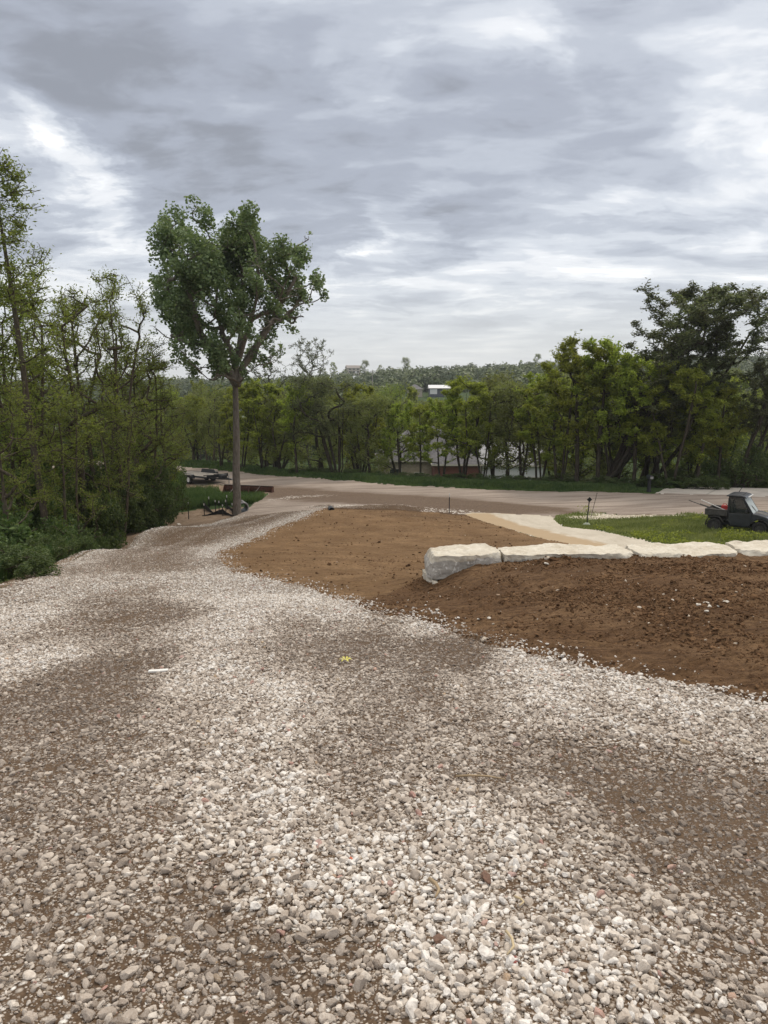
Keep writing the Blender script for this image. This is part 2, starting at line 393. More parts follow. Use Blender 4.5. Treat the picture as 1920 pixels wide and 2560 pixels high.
# where the pale stone lies thick: surveyed spots
_dn = [(50,1330,.9),(150,1280,.85),(300,1190,.9),(400,1140,.85),(560,1080,.75),(250,1300,.5),(330,1330,.28),(200,1450,.25),(60,1440,.85),(30,1560,.3),(100,1650,.3),(150,1520,.25),(20,1650,.35),
 (400,1220,.5),(470,1280,.9),(450,1240,.85),(520,1250,.95),(620,1290,.95),(480,1360,.8),(430,1450,.78),(400,1550,.72),(350,1650,.6),(250,1620,.35),(300,1780,.5),(100,1850,.5),(60,2000,.4),(200,2000,.48),(200,2110,.42),(60,2150,.5),
 (600,1500,.85),(560,1600,.85),(620,1700,.92),(700,1650,.5),(500,1750,.78),(600,1900,.85),(800,1900,.97),(900,2000,1),(1000,2100,1),(700,2100,.66),(450,1950,.5),(560,2100,.45),(400,2150,.5),
 (750,1400,.35),(850,1380,.26),(950,1400,.15),(1000,1420,.28),(650,1350,.5),(700,1335,.9),(900,1360,.9),(1100,1420,.9),(1200,1445,.95),(1350,1475,.9),(1500,1492,.9),(1620,1505,.85),
 (800,1500,.5),(900,1500,.35),(1000,1500,.65),(1150,1520,.8),(1300,1540,.75),(850,1600,.42),(1000,1600,.6),(1100,1650,.5),(1300,1650,.22),(1450,1600,.6),(1600,1600,.7),(1500,1720,.15),(1350,1730,.2),(1600,1700,.3),(1200,1750,.7),(1100,1800,.95),(1250,1850,.7),(1450,1850,.25),(1600,1880,.2),(1400,1950,.55),(1550,2000,.4),(1300,2050,.9),(1500,2150,.55),(1620,2150,.5),
 (560,1120,.3),(620,1085,.25),(500,1160,.5),(570,1165,.9),(480,1190,.9),(600,1130,.9),(640,1105,.85),(540,1105,.35),(440,1160,.35),(350,1200,.4),(660,1080,.35)]
def ray_ground(px, py, ymin=1.0, ymax=140.):
    u, w = uv_dir(px, py); ys = ymin * (ymax / ymin) ** np.linspace(0, 1, 900)
    D, _ = base_drop(u * ys, ys); g = D - (-w) * ys   # >0: ground below the ray
    k = np.nonzero(g < 0)[0]
    k = k[0] if len(k) else len(ys) - 1
    Y = ys[k]; return u * Y, Y
_dp = [(*ray_ground(a * 1.1573, b * 1.1573), d) for a, b, d in _dn]
_dx = np.array([p[0] for p in _dp]); _dy = np.array([p[1] for p in _dp]); _dd = np.array([p[2] for p in _dp])
def density(x, y):
    """Shepard weights, radius growing with distance from the foot of the slope"""
    sh = x.shape; x = x.ravel(); y = y.ravel(); out = np.empty(len(x)); sc = 1 / (np.hypot(_dx, _dy) + 1.0) ** 2
    for i in range(0, len(x), 60000):
        X = x[i:i + 60000, None]; Y = y[i:i + 60000, None]
        wx = X + .25 * (vnoise(X * .9, Y * .9, 5) - .5) * (1 + .08 * Y)
        d2 = ((wx - _dx) ** 2 * 1.6 + (Y - _dy) ** 2 * .55) * sc
        w = 1 / (d2 + .0006) ** 1.9
        out[i:i + 60000] = (w * _dd).sum(1) / w.sum(1)
    eL = edge_dist(x, y, edgeL); eR = edge_dist(x, y, edgeR); trk = .22 + .75 * np.exp(-(eL / .8) ** 2) + .75 * np.exp(-(eR / 1.15) ** 2) + .25 * np.exp(-((eL - eR) / .6) ** 2)
    k = sstep(17, 27, y); out = out * (1 - k) + np.clip(trk, 0, 1) * k
    out = (out - .52) * 1.4 + .46 + .30 * fbm(x * 1.3, y * .9, 4, 11) + .22 * fbm(x * 5, y * 3, 3, 21) + .36 * fbm(x * 9, y * 8, 2, 27) + .34 * fbm(x * 3.2 - y * .3, y * .45, 4, 23)
    # rake and wheel streaks running down the slope
    return np.clip(out, 0, 1.05).reshape(sh)

def clods(x, y, fine=1.0):
    a = fbm(x * 6, y * 6, 3, 41); b = fbm(x * 19, y * 19, 2, 47)
    return .11 * np.maximum(a - .03, 0) * 1.6 + .03 * b * fine
CL = ['ground', 'gravel_driveway', 'soil_bank', 'soil_yard', 'limestone_path', 'grass_verge', 'gravel_road', 'paved_driveway']
def classify(x, y):
    r = np.hypot(x, y)
    wx = x + .10 * np.sqrt(r) * fbm(x * 3 / np.sqrt(r + 1), y * 3 / np.sqrt(r + 1), 4, 71) * 1.6; wy = y + .16 * np.sqrt(r) * fbm(x * 3 / np.sqrt(r + 1) + 31, y * 3 / np.sqrt(r + 1), 4, 77) * 1.6
    c = np.zeros(x.shape, int)
    sf = wy - road_far(wx); sn = wy - road_near(wx)
    c[(sf < 0) & (sn > 0)] = 6
    c[in_poly(wx, wy, poly_pave) & (sf > -.2)] = 7
    apron = (wx > -9) & (wx < 13) & (sn <= 0.01) & (wy > 43)
    c[apron] = 6
    c[in_poly(wx, wy, poly_grass)] = 5
    c[(edge_dist(wx, wy + .1, pad_top[:3]) < 1.0 + .7 * vnoise(x, y, 4)) & (wy > 44)] = 1
    c[in_poly(x, wy, poly_path)] = 4
    c[in_poly(wx, wy, poly_pad)] = 3
    c[in_poly(wx, wy, poly_mound)] = 2
    c[in_poly(wx, wy, poly_drive) & (c != 6)] = 1
    return c
def relief(x, y, c, dn):
    r = np.hypot(x, y)
    h = .035 * fbm(x * .35, y * .35, 3, 3) * sstep(3, 12, r) * (1 - .6 * sstep(12, 20, r))
    fade = 1 - sstep(30, 60, r)
    h = h + np.where(c == 2, clods(x, y) * 1.0 + .10 * fbm(x * 1.2, y * 1.2, 3, 51), 0)
    def treads(p0, p1, w, pitch, dep):
        L_ = math.hypot(p1[0] - p0[0], p1[1] - p0[1]); ux_, uy_ = (p1[0] - p0[0]) / L_, (p1[1] - p0[1]) / L_
        t = (x - p0[0]) * ux_ + (y - p0[1]) * uy_; q = -(x - p0[0]) * uy_ + (y - p0[1]) * ux_
        return dep * (np.sin(2 * math.pi * t / pitch) * .5 - .6) * (np.abs(q) < w / 2) * sstep(0, .8, t) * sstep(L_, L_ - .8, t) * (vnoise(x * 1.3, y * 1.3, 88) > .3)
    h = h + treads((2.2, 7.9), (2.8, 12.5), .34, .15, .035) + treads((3.6, 6.6), (4.6, 12), .34, .15, .022) + np.where(c == 3, treads((-3, 33), (3.2, 40), .5, .35, .07) + treads((-1.2, 32), (4.6, 39), .5, .35, .07) + treads((3, 30), (2.4, 43), .5, .35, .06), 0)
    rows = fbm(x * .8, y * 3.2, 3, 61)
    h = h + np.where(c == 3, (.085 * rows + .045 * fbm(x * 5, y * 8, 3, 63) + .03 * fbm(x * 16, y * 22, 2, 65)) * (.4 + .6 * fade), 0)
    h = h + np.where(c == 1, (.05 - .035 * sstep(8, 18, r)) * (dn - .4) + .012 * fbm(x * 7, y * 7, 3, 67), 0)
    h = h + np.where((c == 6) | (c == 4), .05 * fbm(x * .5, y * 2.2, 3, 69), 0)
    h = h + np.where((c == 0) & (y > 2), .30 * fbm(x * .5, y * .5, 4, 81), 0)
    return h
def height(x, y, c=None, dn=None):
    x = np.atleast_1d(np.asarray(x, float)); y = np.atleast_1d(np.asarray(y, float))
    D, s = base_drop(x, y)
    if c is None: c = classify(x, y)
    if dn is None: dn = np.where(c == 1, density(x, y), 0)
    z = CZ - D + relief(x, y, c, dn)
    # ragged little lip where the excavated soil meets the driveway entrance
    e = edge_dist(x, y, pad_top); z = z - .28 * np.exp(-(e / .7) ** 2) * (y < 47) * sstep(-8, -4, x)
    # shoulder windrow of loose stone along the driveway edge
    e = edge_dist(x, y, edgeL); z = z + .07 * np.exp(-((e - .1) / .5) ** 2) * sstep(11, 16, y)
    # far hills
    z = z + 2.5 * fbm(x * .010, y * .010, 3, 91) * sstep(60, 200, s)
    return z
def gz(x, y): return float(height(x, y)[0])

# ---------------------------------------------------------------- surface materials
STONE_PAL = [(0, (.24, .195, .155)), (.12, (.33, .28, .23)), (.35, (.44, .385, .33)), (.6, (.54, .49, .435)), (.85, (.66, .625, .585)), (.96, (.76, .74, .70)), (1, (.80, .78, .75))]
SOILC = (.115, .083, .06)
def mat_gravel():
    m = MT('driveway_gravel'); p = m.pos(); dn = m.attr('dens')
    big = m.noise(p, 1.1, 5); fine = m.noise(p, 45, 4, .65)
    dirt = m.mix(m.mr(fine, .3, .7), (.045, .029, .018), (.125, .085, .055))
    dirt = m.mix(m.mr(big, .35, .7, 0, .5), dirt, (.125, .084, .054))
    def layer(prev, scale, k, col0, bumpd):
        wob = m.n('ShaderNodeVectorMath', operation='ADD'); m.L.new(p, wob.inputs[0])
        nz = m.n('ShaderNodeTexNoise'); m.L.new(p, nz.inputs['Vector']); nz.inputs['Scale'].default_value = scale * .8; nz.inputs['Detail'].default_value = 2
        sc = m.n('ShaderNodeVectorMath', operation='SCALE'); m.L.new(nz.outputs['Color'], sc.inputs[0]); sc.inputs['Scale'].default_value = .55 / scale
        m.L.new(sc.outputs[0], wob.inputs[1])
        v = m.voro(wob.outputs[0], scale); sep = m.n('ShaderNodeSeparateColor'); m.L.new(v.outputs['Color'], sep.inputs[0])
        on = m.math('LESS_THAN', sep.outputs[0], m.math('MULTIPLY', dn, k))
        body = m.mr(v.outputs['Distance'], .30, .52, 1, 0)
        msk = m.math('MULTIPLY', on, body)
        col = m.ramp(sep.outputs[1], col0)
        h = m.math('MULTIPLY', on, m.mr(v.outputs['Distance'], 0, .55, 1, 0, True))
        return m.mix(msk, prev, col), h
    c, h2 = layer(dirt, 85, .85, [(0, (.20, .16, .125)), (.5, (.34, .29, .245)), (1, (.50, .45, .40))], .01)
    c, h1 = layer(c, 34, .92, STONE_PAL, .02)
    nb = m.bump(h2, .5, .006); nb = m.bump(h1, .8, .016, nb); nb = m.bump(fine, .4, .006, nb)
    return m.done(c, .95, nb, spec=.15)
def mat_soil(name, a, b, c3, damp=.0):
    m = MT(name); p = m.pos()
    n1 = m.noise(p, .9, 6, .6); n2 = m.noise(p, 11, 5, .65); n3 = m.noise(p, 60, 3, .6)
    st = m.noise(m.pos((1.2, 5.0, 1.2)), 1.6, 5, .6)
    c = m.mix(m.mr(n1, .42, .58), a, b); c = m.mix(m.mr(m.noise(p, .35, 4), .45, .7, 0, .5), c, tuple(k * .62 for k in a)); c = m.mix(m.mr(n2, .42, .72, 0, .75), c, c3); c = m.mix(m.mr(st, .5, .68, 0, .45), c, c3)
    st2 = m.noise(m.pos((.38, 4.6, 1), (0, 0, .06)), 2.6, 6, .7, .3); c = m.mix(m.mr(st2, .49, .64, 0, .92), c, c3)  # dark rows: furrow shade put into the soil colour
    v = m.voro(p, 22); sp = m.n('ShaderNodeSeparateColor'); m.L.new(v.outputs['Color'], sp.inputs[0])
    peb = m.math('MULTIPLY', m.math('LESS_THAN', sp.outputs[0], .012), m.mr(v.outputs['Distance'], .18, .3, 1, 0))
    c = m.mix(m.mr(m.math('ADD', m.attr('mud'), m.math('MULTIPLY', m.math('SUBTRACT', n2, .5), 1.2)), .25, .75, 0, .8), c, (.060, .036, .022))
    c = m.mix(peb, c, (.48, .43, .36))
    nb = m.bump(n2, .8, .05, m.bump(st2, 1.0, .10)); nb = m.bump(n3, .6, .015, nb)
    return m.done(c, .97, nb, spec=.1)
def mat_road():
    m = MT('road_gravel'); p = m.pos(); mud = m.attr('mud')
    al = m.pos((.10, 1.0, 1), (0, 0, math.radians(28)))
    s1 = m.noise(al, 1.7, 6, .6); n1 = m.noise(p, .5, 5, .6); n2 = m.noise(p, 9, 5, .7); n3 = m.noise(p, 50, 3, .7)
    c = m.mix(m.mr(s1, .42, .60), (.165, .128, .104), (.33, .28, .24))
    c = m.mix(m.mr(n2, .35, .75, 0, .5), c, (.38, .335, .295)); c = m.mix(m.mr(n3, .3, .7, 0, .45), c, (.20, .16, .13))
    mudc = m.mix(m.mr(n2, .35, .65), (.072, .049, .034), (.145, .102, .072))
    mm = m.math('ADD', mud, m.math('MULTIPLY', m.math('SUBTRACT', s1, .5), 1.5)); mm = m.math('ADD', mm, m.math('MULTIPLY', m.math('SUBTRACT', n1, .5), .7))
    c = m.mix(m.mr(mm, .30, .72, 0, .92), c, mudc)
    # scatter of white stone left on the mud
    v = m.voro(p, 9); sp = m.n('ShaderNodeSeparateColor'); m.L.new(v.outputs['Color'], sp.inputs[0])
    wh = m.attr('dens'); wm = m.math('LESS_THAN', sp.outputs[0], wh); c = m.mix(m.math('MULTIPLY', wm, m.mr(v.outputs['Distance'], .3, .6, 1, .2)), c, (.56, .52, .47))
    nb = m.bump(n2, .5, .04); nb = m.bump(n3, .5, .015, nb)
    return m.done(c, .96, nb, spec=.12)
def mat_path():
    m = MT('limestone_screenings'); p = m.pos(); tan = m.attr('mud')
    n1 = m.noise(m.pos((1, .35, 1), (0, 0, math.radians(-32))), 1.6, 6, .62); n2 = m.noise(p, 14, 5, .7); n3 = m.noise(p, 60, 3, .7)
    c = m.mix(m.mr(n1, .35, .68), (.50, .455, .38), (.37, .33, .265)); c = m.mix(m.mr(n2, .45, .75, 0, .6), c, (.62, .59, .53))
    t = m.math('ADD', tan, m.math('MULTIPLY', m.math('SUBTRACT', n1, .5), 1.2))
    c = m.mix(m.mr(t, .3, .7, 0, .85), c, (.34, .24, .135)); c = m.mix(m.mr(n3, .3, .7, 0, .3), c, (.30, .25, .19))
    return m.done(c, .95, m.bump(n2, .4, .02), spec=.12)
def mat_ground():
    m = MT('earth_and_ground_cover'); p = m.pos(); bare = m.attr('mud')
    n1 = m.noise(p, .25, 5, .6); n2 = m.noise(p, 3, 5, .65); n3 = m.noise(p, 22, 4, .7)
    g = m.mix(m.mr(n1, .35, .65), (.030, .055, .018), (.055, .085, .025)); g = m.mix(m.mr(n3, .35, .7, 0, .6), g, (.02, .032, .012)); g = m.mix(m.mr(n2, .55, .75, 0, .5), g, (.09, .10, .035))
    s = m.mix(m.mr(n2, .35, .65), (.15, .105, .072), (.27, .205, .15)); s = m.mix(m.mr(n3, .4, .75, 0, .5), s, (.09, .06, .04))
    b = m.math('ADD', bare, m.math('MULTIPLY', m.math('SUBTRACT', n2, .5), .5))
    c = m.mix(m.mr(b, .4, .6), g, s)
    return m.done(c, .97, m.bump(n3, .7, .05), spec=.1)
def mat_grassbase():
    m = MT('grass_soil'); p = m.pos(); n2 = m.noise(p, 4, 5, .65); bare = m.attr('mud')
    c = m.mix(m.mr(n2, .35, .65), (.07, .10, .028), (.14, .155, .055))
    b = m.math('ADD', bare, m.math('MULTIPLY', m.math('SUBTRACT', n2, .5), .8))
    c = m.mix(m.mr(b, .4, .6), c, m.mix(m.mr(m.noise(p, 10, 4), .4, .6), (.20, .16, .11), (.58, .54, .45)))
    return m.done(c, .95, m.bump(n2, .5, .05), spec=.1)
MG = [mat_ground(), mat_gravel(), mat_soil('bank_soil', (.158, .092, .048), (.225, .138, .075), (.072, .040, .022)),
      mat_soil('yard_soil', (.215, .132, .068), (.285, .182, .098), (.120, .073, .040)), mat_path(), mat_grassbase(), mat_road(), None]
def mat_pave():
    m = MT('pale_concrete'); p = m.pos(); n1 = m.noise(p, .7, 5, .6); n2 = m.noise(p, 12, 4)
    v = m.voro(m.pos((1, .6, 1)), .22, 'DISTANCE_TO_EDGE')
    c = m.mix(m.mr(n1, .3, .7), (.50, .46, .41), (.37, .335, .30)); c = m.mix(m.mr(v.outputs['Distance'], .0, .02, .7, 0), c, (.15, .14, .12))
    return m.done(m.mix(m.mr(n2, .4, .7, 0, .3), c, (.3, .27, .23)), .9, m.bump(n2, .2, .01))
MG[7] = mat_pave()

def build_terrain():
    aF = np.radians(np.arange(-41, 41.01, .11)); aC = np.radians(np.concatenate([np.arange(-180, -41, 4.), ]))
    ang = np.concatenate([aC, aF, -aC[::-1]])   # closes at +-180
    r = [.25]
    while r[-1] < 1.0: r.append(r[-1] * 1.06)
    while r[-1] < 75: r.append(r[-1] * 1.0072)
    while r[-1] < 1450: r.append(r[-1] * (1.02 if r[-1] < 900 else 1.08))
    r = np.array(r); R, A = np.meshgrid(r, ang, indexing='ij')
    x = (R * np.sin(A)); y = (R * np.cos(A)); nr, na = R.shape
    fx, fy = x.ravel(), y.ravel()
    c = classify(fx, fy); dn = np.where(c == 1, density(fx, fy), 0.)
    z = height(fx, fy, c, dn)
    far = R.ravel() > 1000; z = np.where(far, np.minimum(z, CZ + 8), z)
    # surface attributes
    mud = np.zeros(len(fx)); dens = dn.copy()
    ap = np.exp(-((fx + 1.5) / 11) ** 4 - ((fy - road_near(fx) + 2.2) / 5.0) ** 2)
    ap2 = np.exp(-((fx - 8) / 10) ** 2 - ((fy - road_near(fx) + .5) / 1.6) ** 2)
    mud = np.where(c == 6, np.clip(ap * 1.3 + .7 * ap2, 0, 1.1), 0)
    e = edge_dist(fx, fy, pad_top); wl = .55 * np.exp(-((e - .9) / .6) ** 2) * (fx < 9)
    wl2 = .5 * np.exp(-((edge_dist(fx, fy, line((700, 1250, 53), (800, 1243, 55))) ) / .8) ** 2)
    dens = np.where(c == 6, np.clip(wl + wl2, 0, .8) * (vnoise(fx * .9, fy * .9, 3) > .25), dens)
    ctr = edge_dist(fx, fy, line((1190, 1285, 44), (1320, 1330, 34), (1450, 1360, 28.5)))
    mud = np.where(c == 4, np.exp(-((ctr - .3) / 1.2) ** 2), mud)
    silt = in_poly(fx + .8 * fbm(fx, fy, 3, 8), fy + 1.6 * fbm(fx + 9, fy, 3, 8), poly_silt) | in_poly(fx + .8 * fbm(fx, fy, 3, 8), fy + 1.2 * fbm(fx + 9, fy, 3, 8), poly_bank)
    near_edge = edge_dist(fx, fy, edgeL) < .9
    shoulder = (fy - road_near(fx) > -3.2) & (fy - road_near(fx) < .3) & (fx < -9) & (fx > -30)
    mud = np.where((c == 0) & (silt | near_edge | shoulder), 1., mud)
    strip = 1.3 * np.exp(-((fx - 14.2) / 3.2) ** 2 - ((fy - 44.0) / .85) ** 2) + .55 * np.exp(-((fy - road_near(fx) + .6) / .55) ** 2)
    mud = np.where(c == 5, strip, mud)
    lip = np.exp(-((edge_dist(fx, fy, pad_top) - .5) / 1.5) ** 2) * (vnoise(fx * .7, fy * .5, 8) > .3) + .5 * np.exp(-((fx - 2) / 4.5) ** 2 - ((fy - 41) / 3) ** 2); mud = np.where(c == 3, lip, mud)
    idx = np.arange(nr * na).reshape(nr, na)
    q = np.stack([idx[:-1, :-1], idx[:-1, 1:], idx[1:, 1:], idx[1:, :-1]], -1).reshape(-1, 4)[:, ::-1]
    cxm = fx[q].mean(1); cym = fy[q].mean(1); fc = classify(cxm, cym)
    V = np.stack([fx, fy, z], 1)
    for k, nm in enumerate(CL):
        f = q[fc == k]
        if not len(f): continue
        u, inv = np.unique(f, return_inverse=True)
        me = np_mesh(nm, V[u], inv.reshape(f.shape), MG[k], True, {'dens': dens[u], 'mud': mud[u]})
        tag(link(nm, me), kind='structure')
build_terrain()

# ---------------------------------------------------------------- loose stone and clods: countless, so placed as stuff
def rock_mesh(name, seed, sub=1, flat=.75, jag=.22, mat=None):
    rng = random.Random(seed); bm = bmesh.new(); bmesh.ops.create_icosphere(bm, subdivisions=sub, radius=.5)
    planes = [(Vector((rng.gauss(0, 1), rng.gauss(0, 1), rng.gauss(0, 1))).normalized(), rng.uniform(.26, .42)) for _ in range(9)]
    for v in bm.verts:
        for nrm, d in planes:
            k = v.co.dot(nrm)
            if k > d: v.co -= nrm * (k - d) * .92
        v.co *= 1 + rng.uniform(-jag, jag) * .4
        v.co.z *= flat
    me = bpy.data.meshes.new(name); bm.to_mesh(me); bm.free(); me.materials.append(mat)
    for p in me.polygons: p.use_smooth = False
    return me
def mat_stone(name, stops, dirt=(.17, .125, .09)):
    m = MT(name); t = m.attr('tone', 'INSTANCER'); p = m.pos(kind='geo')
    c = m.ramp(t, stops); n1 = m.noise(p, 60, 4, .65); n2 = m.noise(p, 260, 2, .6)
    c = m.mix(m.mr(n1, .42, .70, 0, .55), c, dirt); c = m.mix(m.mr(n2, .3, .7, 0, .25), c, (.75, .72, .68))
    return m.done(c, .9, m.bump(n1, .5, .006), spec=.2)
STONE_INST = [(0, (.09, .062, .043)), (.13, (.145, .105, .076)), (.28, (.205, .16, .123)), (.5, (.36, .30, .247)), (.75, (.50, .435, .368)), (.9, (.62, .56, .495)), (.965, (.72, .69, .65)), (.97, (.30, .13, .10)), (.985, (.42, .24, .19)), (.99, (.40, .28, .14)), (1, (.10, .07, .055))]
def scatter(name, xs, ys, zs, scl, rot, tone, protos, label=None):
    """one object: points carrying rotation, size and tone, each showing one of a handful of stone shapes"""
    me = bpy.data.meshes.new(name); n = len(xs); me.vertices.add(n)
    me.vertices.foreach_set('co', np.stack([xs, ys, zs], 1).astype(np.float32).ravel())
    for k, v, t in (('rot', rot, 'FLOAT_VECTOR'), ('scl', scl, 'FLOAT_VECTOR')):
        a = me.attributes.new(k, t, 'POINT'); a.data.foreach_set('vector', v.astype(np.float32).ravel())
    a = me.attributes.new('tone', 'FLOAT', 'POINT'); a.data.foreach_set('value', tone.astype(np.float32))
    a = me.attributes.new('pick', 'INT', 'POINT'); a.data.foreach_set('value', (np.arange(n) * 7919 % len(protos)).astype(np.int32))
    pc = bpy.data.collections.new(name + '_shapes')
    for i, pm in enumerate(protos): pc.objects.link(bpy.data.objects.new(name + '_shape', pm))
    ng = bpy.data.node_groups.new(name, 'GeometryNodeTree')
    ng.interface.new_socket('Geometry', in_out='INPUT', socket_type='NodeSocketGeometry'); ng.interface.new_socket('Geometry', in_out='OUTPUT', socket_type='NodeSocketGeometry')
    gi = ng.nodes.new('NodeGroupInput'); go = ng.nodes.new('NodeGroupOutput')
    ci = ng.nodes.new('GeometryNodeCollectionInfo'); ci.inputs['Collection'].default_value = pc; ci.inputs['Separate Children'].default_value = True; ci.inputs['Reset Children'].default_value = True
    ip = ng.nodes.new('GeometryNodeInstanceOnPoints'); ip.inputs['Pick Instance'].default_value = True
    def na(nm, t):
        x = ng.nodes.new('GeometryNodeInputNamedAttribute'); x.data_type = t; x.inputs['Name'].default_value = nm; return x.outputs['Attribute']
    L = ng.links
    L.new(gi.outputs[0], ip.inputs['Points']); L.new(ci.outputs[0], ip.inputs['Instance'])
    L.new(na('pick', 'INT'), ip.inputs['Instance Index'])
    e2r = ng.nodes.new('FunctionNodeEulerToRotation'); L.new(na('rot', 'FLOAT_VECTOR'), e2r.inputs[0]); L.new(e2r.outputs[0], ip.inputs['Rotation'])
    L.new(na('scl', 'FLOAT_VECTOR'), ip.inputs['Scale']); L.new(ip.outputs[0], go.inputs[0])
    o = link(name, me); md = o.modifiers.new('scatter', 'NODES'); md.node_group = ng
    tag(o, label, kind='stuff'); return o
RNG = np.random.default_rng(7)
def pts_in(y0, y1, per_m2, halfw=1.0, rng=RNG):
    """random plan positions in the wedge in front of the camera between distances y0 and y1"""
    a = math.radians(34); out = []
    area = a * (y1 ** 2 - y0 ** 2); n = int(area * per_m2)
    r = np.sqrt(rng.uniform(y0 ** 2, y1 ** 2, n)); t = rng.uniform(-a, a, n)
    return r * np.sin(t), r * np.cos(t)
def build_stones():
    sm = mat_stone('limestone_gravel', STONE_INST); hi = [rock_mesh('stone', s, 2, .72, .16, sm) for s in range(10)]; lo = [rock_mesh('stone', 50 + s, 1, .7, .3, sm) for s in range(8)]
    def lay(name, bands, protos, kind, label):
        X = []; Y = []; Z = []; S = []; T = []
        for (y0, y1, per, smin, smode, smax, kmul, kadd) in bands:
            x, y = pts_in(y0, y1, per); wx = 0.06 * RNG.normal(size=len(x)) * np.sqrt(y); c = classify(x + wx, y + wx * 1.3); k = c == kind
            x, y = x[k], y[k]; d = density(x, y); p = np.clip(np.clip(d * kmul + kadd, 0, 1) ** 1.6 + (.24 if y1 < 15 else .08), 0, 1)
            micro = .55 + .9 * (vnoise(x * 9, y * 9, 33))
            k = RNG.random(len(x)) < p * micro; x, y, d = x[k], y[k], d[k]
            z = height(x, y)
            s = np.clip(np.exp(RNG.normal(math.log(smode), .38, len(x))), smin, smax)
            X.append(x); Y.append(y); S.append(s); tb = -.22 if name == 'fine_gravel' else 0; Z.append(z + s * RNG.uniform(.02, .3, len(x)) * np.clip(d + .3, .3, 1))
            u = RNG.random(len(x)); t = np.clip(RNG.beta(2.6, 1.9, len(x)) * .98 + .03 + (d - .62) * .72 + tb, .02, .96); t = np.where(u < .012, RNG.uniform(.968, 1, len(x)), t); T.append(t)
        X, Y, Z, S, T = map(np.concatenate, (X, Y, Z, S, T)); n = len(X)
        scl = np.stack([S * RNG.uniform(.9, 1.45, n), S * RNG.uniform(.7, 1.05, n), S * RNG.uniform(.7, 1.1, n)], 1)
        rot = np.stack([RNG.normal(0, .45, n), RNG.normal(0, .45, n), RNG.uniform(0, 6.28, n)], 1)
        print(name, n)
        return scatter(name, X, Y, Z, scl, rot, T, protos, label)
    lay('loose_gravel', [(1.1, 7, 2300, .010, .0235, .055, 1.0, -.02), (7, 14, 1350, .015, .027, .055, 1.0, -.02)], hi, 1, 'pale crushed limestone lying loose over the driveway')
    lay('fine_gravel', [(1.1, 4.5, 5200, .004, .0085, .017, -.5, .95), (4.5, 10, 1900, .007, .013, .022, -.3, .85)], lo, 1, 'small brown and grey grit between the gravel stones')
    lay('far_gravel', [(14, 26, 560, .018, .032, .055, 1.0, 0), (26, 58, 170, .03, .045, .07, 1.0, .0)], lo, 1, 'pale gravel spread on the far bend of the driveway')
    # soil crumbs on the bank and the yard
    cm = MT('soil_crumb'); t = cm.attr('tone', 'INSTANCER'); cm = cm.done(cm.ramp(t, [(0, (.055, .031, .017)), (.5, (.125, .071, .038)), (.93, (.20, .120, .065)), (.96, (.45, .38, .3)), (1, (.6, .54, .46))]), .97, spec=.05)
    cl = [rock_mesh('crumb', 90 + s, 2, .7, .5, cm) for s in range(6)]
    X = []; Y = []; S = []; T = []
    for (y0, y1, per, sm_, kind, q) in ((5, 15.2, 1500, .021, 2, 1), (12, 24, 160, .024, 3, .4), (24, 46, 30, .04, 3, .3)):
        x, y = pts_in(y0, y1, per); c = classify(x, y); k = c == kind; x, y = x[k], y[k]
        f = fbm(x * 1.1, y * 1.1, 3, 53) + .4 * fbm(x * 5, y * 5, 2, 54)
        bandy = sstep(.9, 3.2, edge_dist(x, y, edgeM)) if kind == 2 else 1
        k = RNG.random(len(x)) < np.clip(.38 + f * 1.9, 0.02, 1) * q * (.25 + .75 * bandy); x, y = x[k], y[k]
        X.append(x); Y.append(y); S.append(np.clip(np.exp(RNG.normal(math.log(sm_), .5, len(x))), .012, .16)); u = RNG.random(len(x)); T.append(np.where(u < .008, RNG.uniform(.94, 1, len(x)), RNG.beta(1.6, 2.2, len(x)) * .9))
    X, Y, S, T = map(np.concatenate, (X, Y, S, T)); n = len(X); Z = height(X, Y) + S * .08
    print('crumbs', n)
    scatter('soil_clods', X, Y, Z, np.stack([S * 1.2, S, S * .9], 1), np.stack([RNG.normal(0, .4, n), RNG.normal(0, .4, n), RNG.uniform(0, 6.28, n)], 1), T, cl, 'crumbly brown soil clods on the bank and yard')
build_stones()
# ---------------------------------------------------------------- trees
def mat_leaf(name, dark, light, trans=.3, var=.25):
    m = MT(name); t = m.attr('tone'); oi = m.n('ShaderNodeObjectInfo')
    c = m.mix(t, dark, light)
    hs = m.n('ShaderNodeHueSaturation'); m.L.new(c, hs.inputs['Color'])
    m.L.new(m.mr(oi.outputs['Random'], 0, 1, .485, .512), hs.inputs['Hue']); m.L.new(m.mr(oi.outputs['Random'], 0, 1, 1 - var, 1 + var * .6), hs.inputs['Value'])
    c = hs.outputs[0]
    tr = m.n('ShaderNodeBsdfTranslucent'); m.L.new(m.mix(.5, c, m.mix(1.0, c, (1.2, 1.25, .45), 'MULTIPLY')), tr.inputs[0])
    m.done(c, .55, spec=.25); mx = m.n('ShaderNodeMixShader'); mx.inputs[0].default_value = trans
    m.L.new(m.b.outputs[0], mx.inputs[1]); m.L.new(tr.outputs[0], mx.inputs[2]); m.L.new(mx.outputs[0], m.out.inputs[0])
    return m.m
def mat_bark(name, a, b):
    m = MT(name); p = m.pos((1, 1, .25)); n1 = m.noise(p, 14, 5, .65); n2 = m.noise(m.pos(), 2, 4)
    return m.done(m.mix(m.mr(n2, .4, .7, 0, .4), m.mix(m.mr(n1, .35, .65), a, b), (.10, .10, .07)), .95, m.bump(n1, .8, .03), spec=.1)
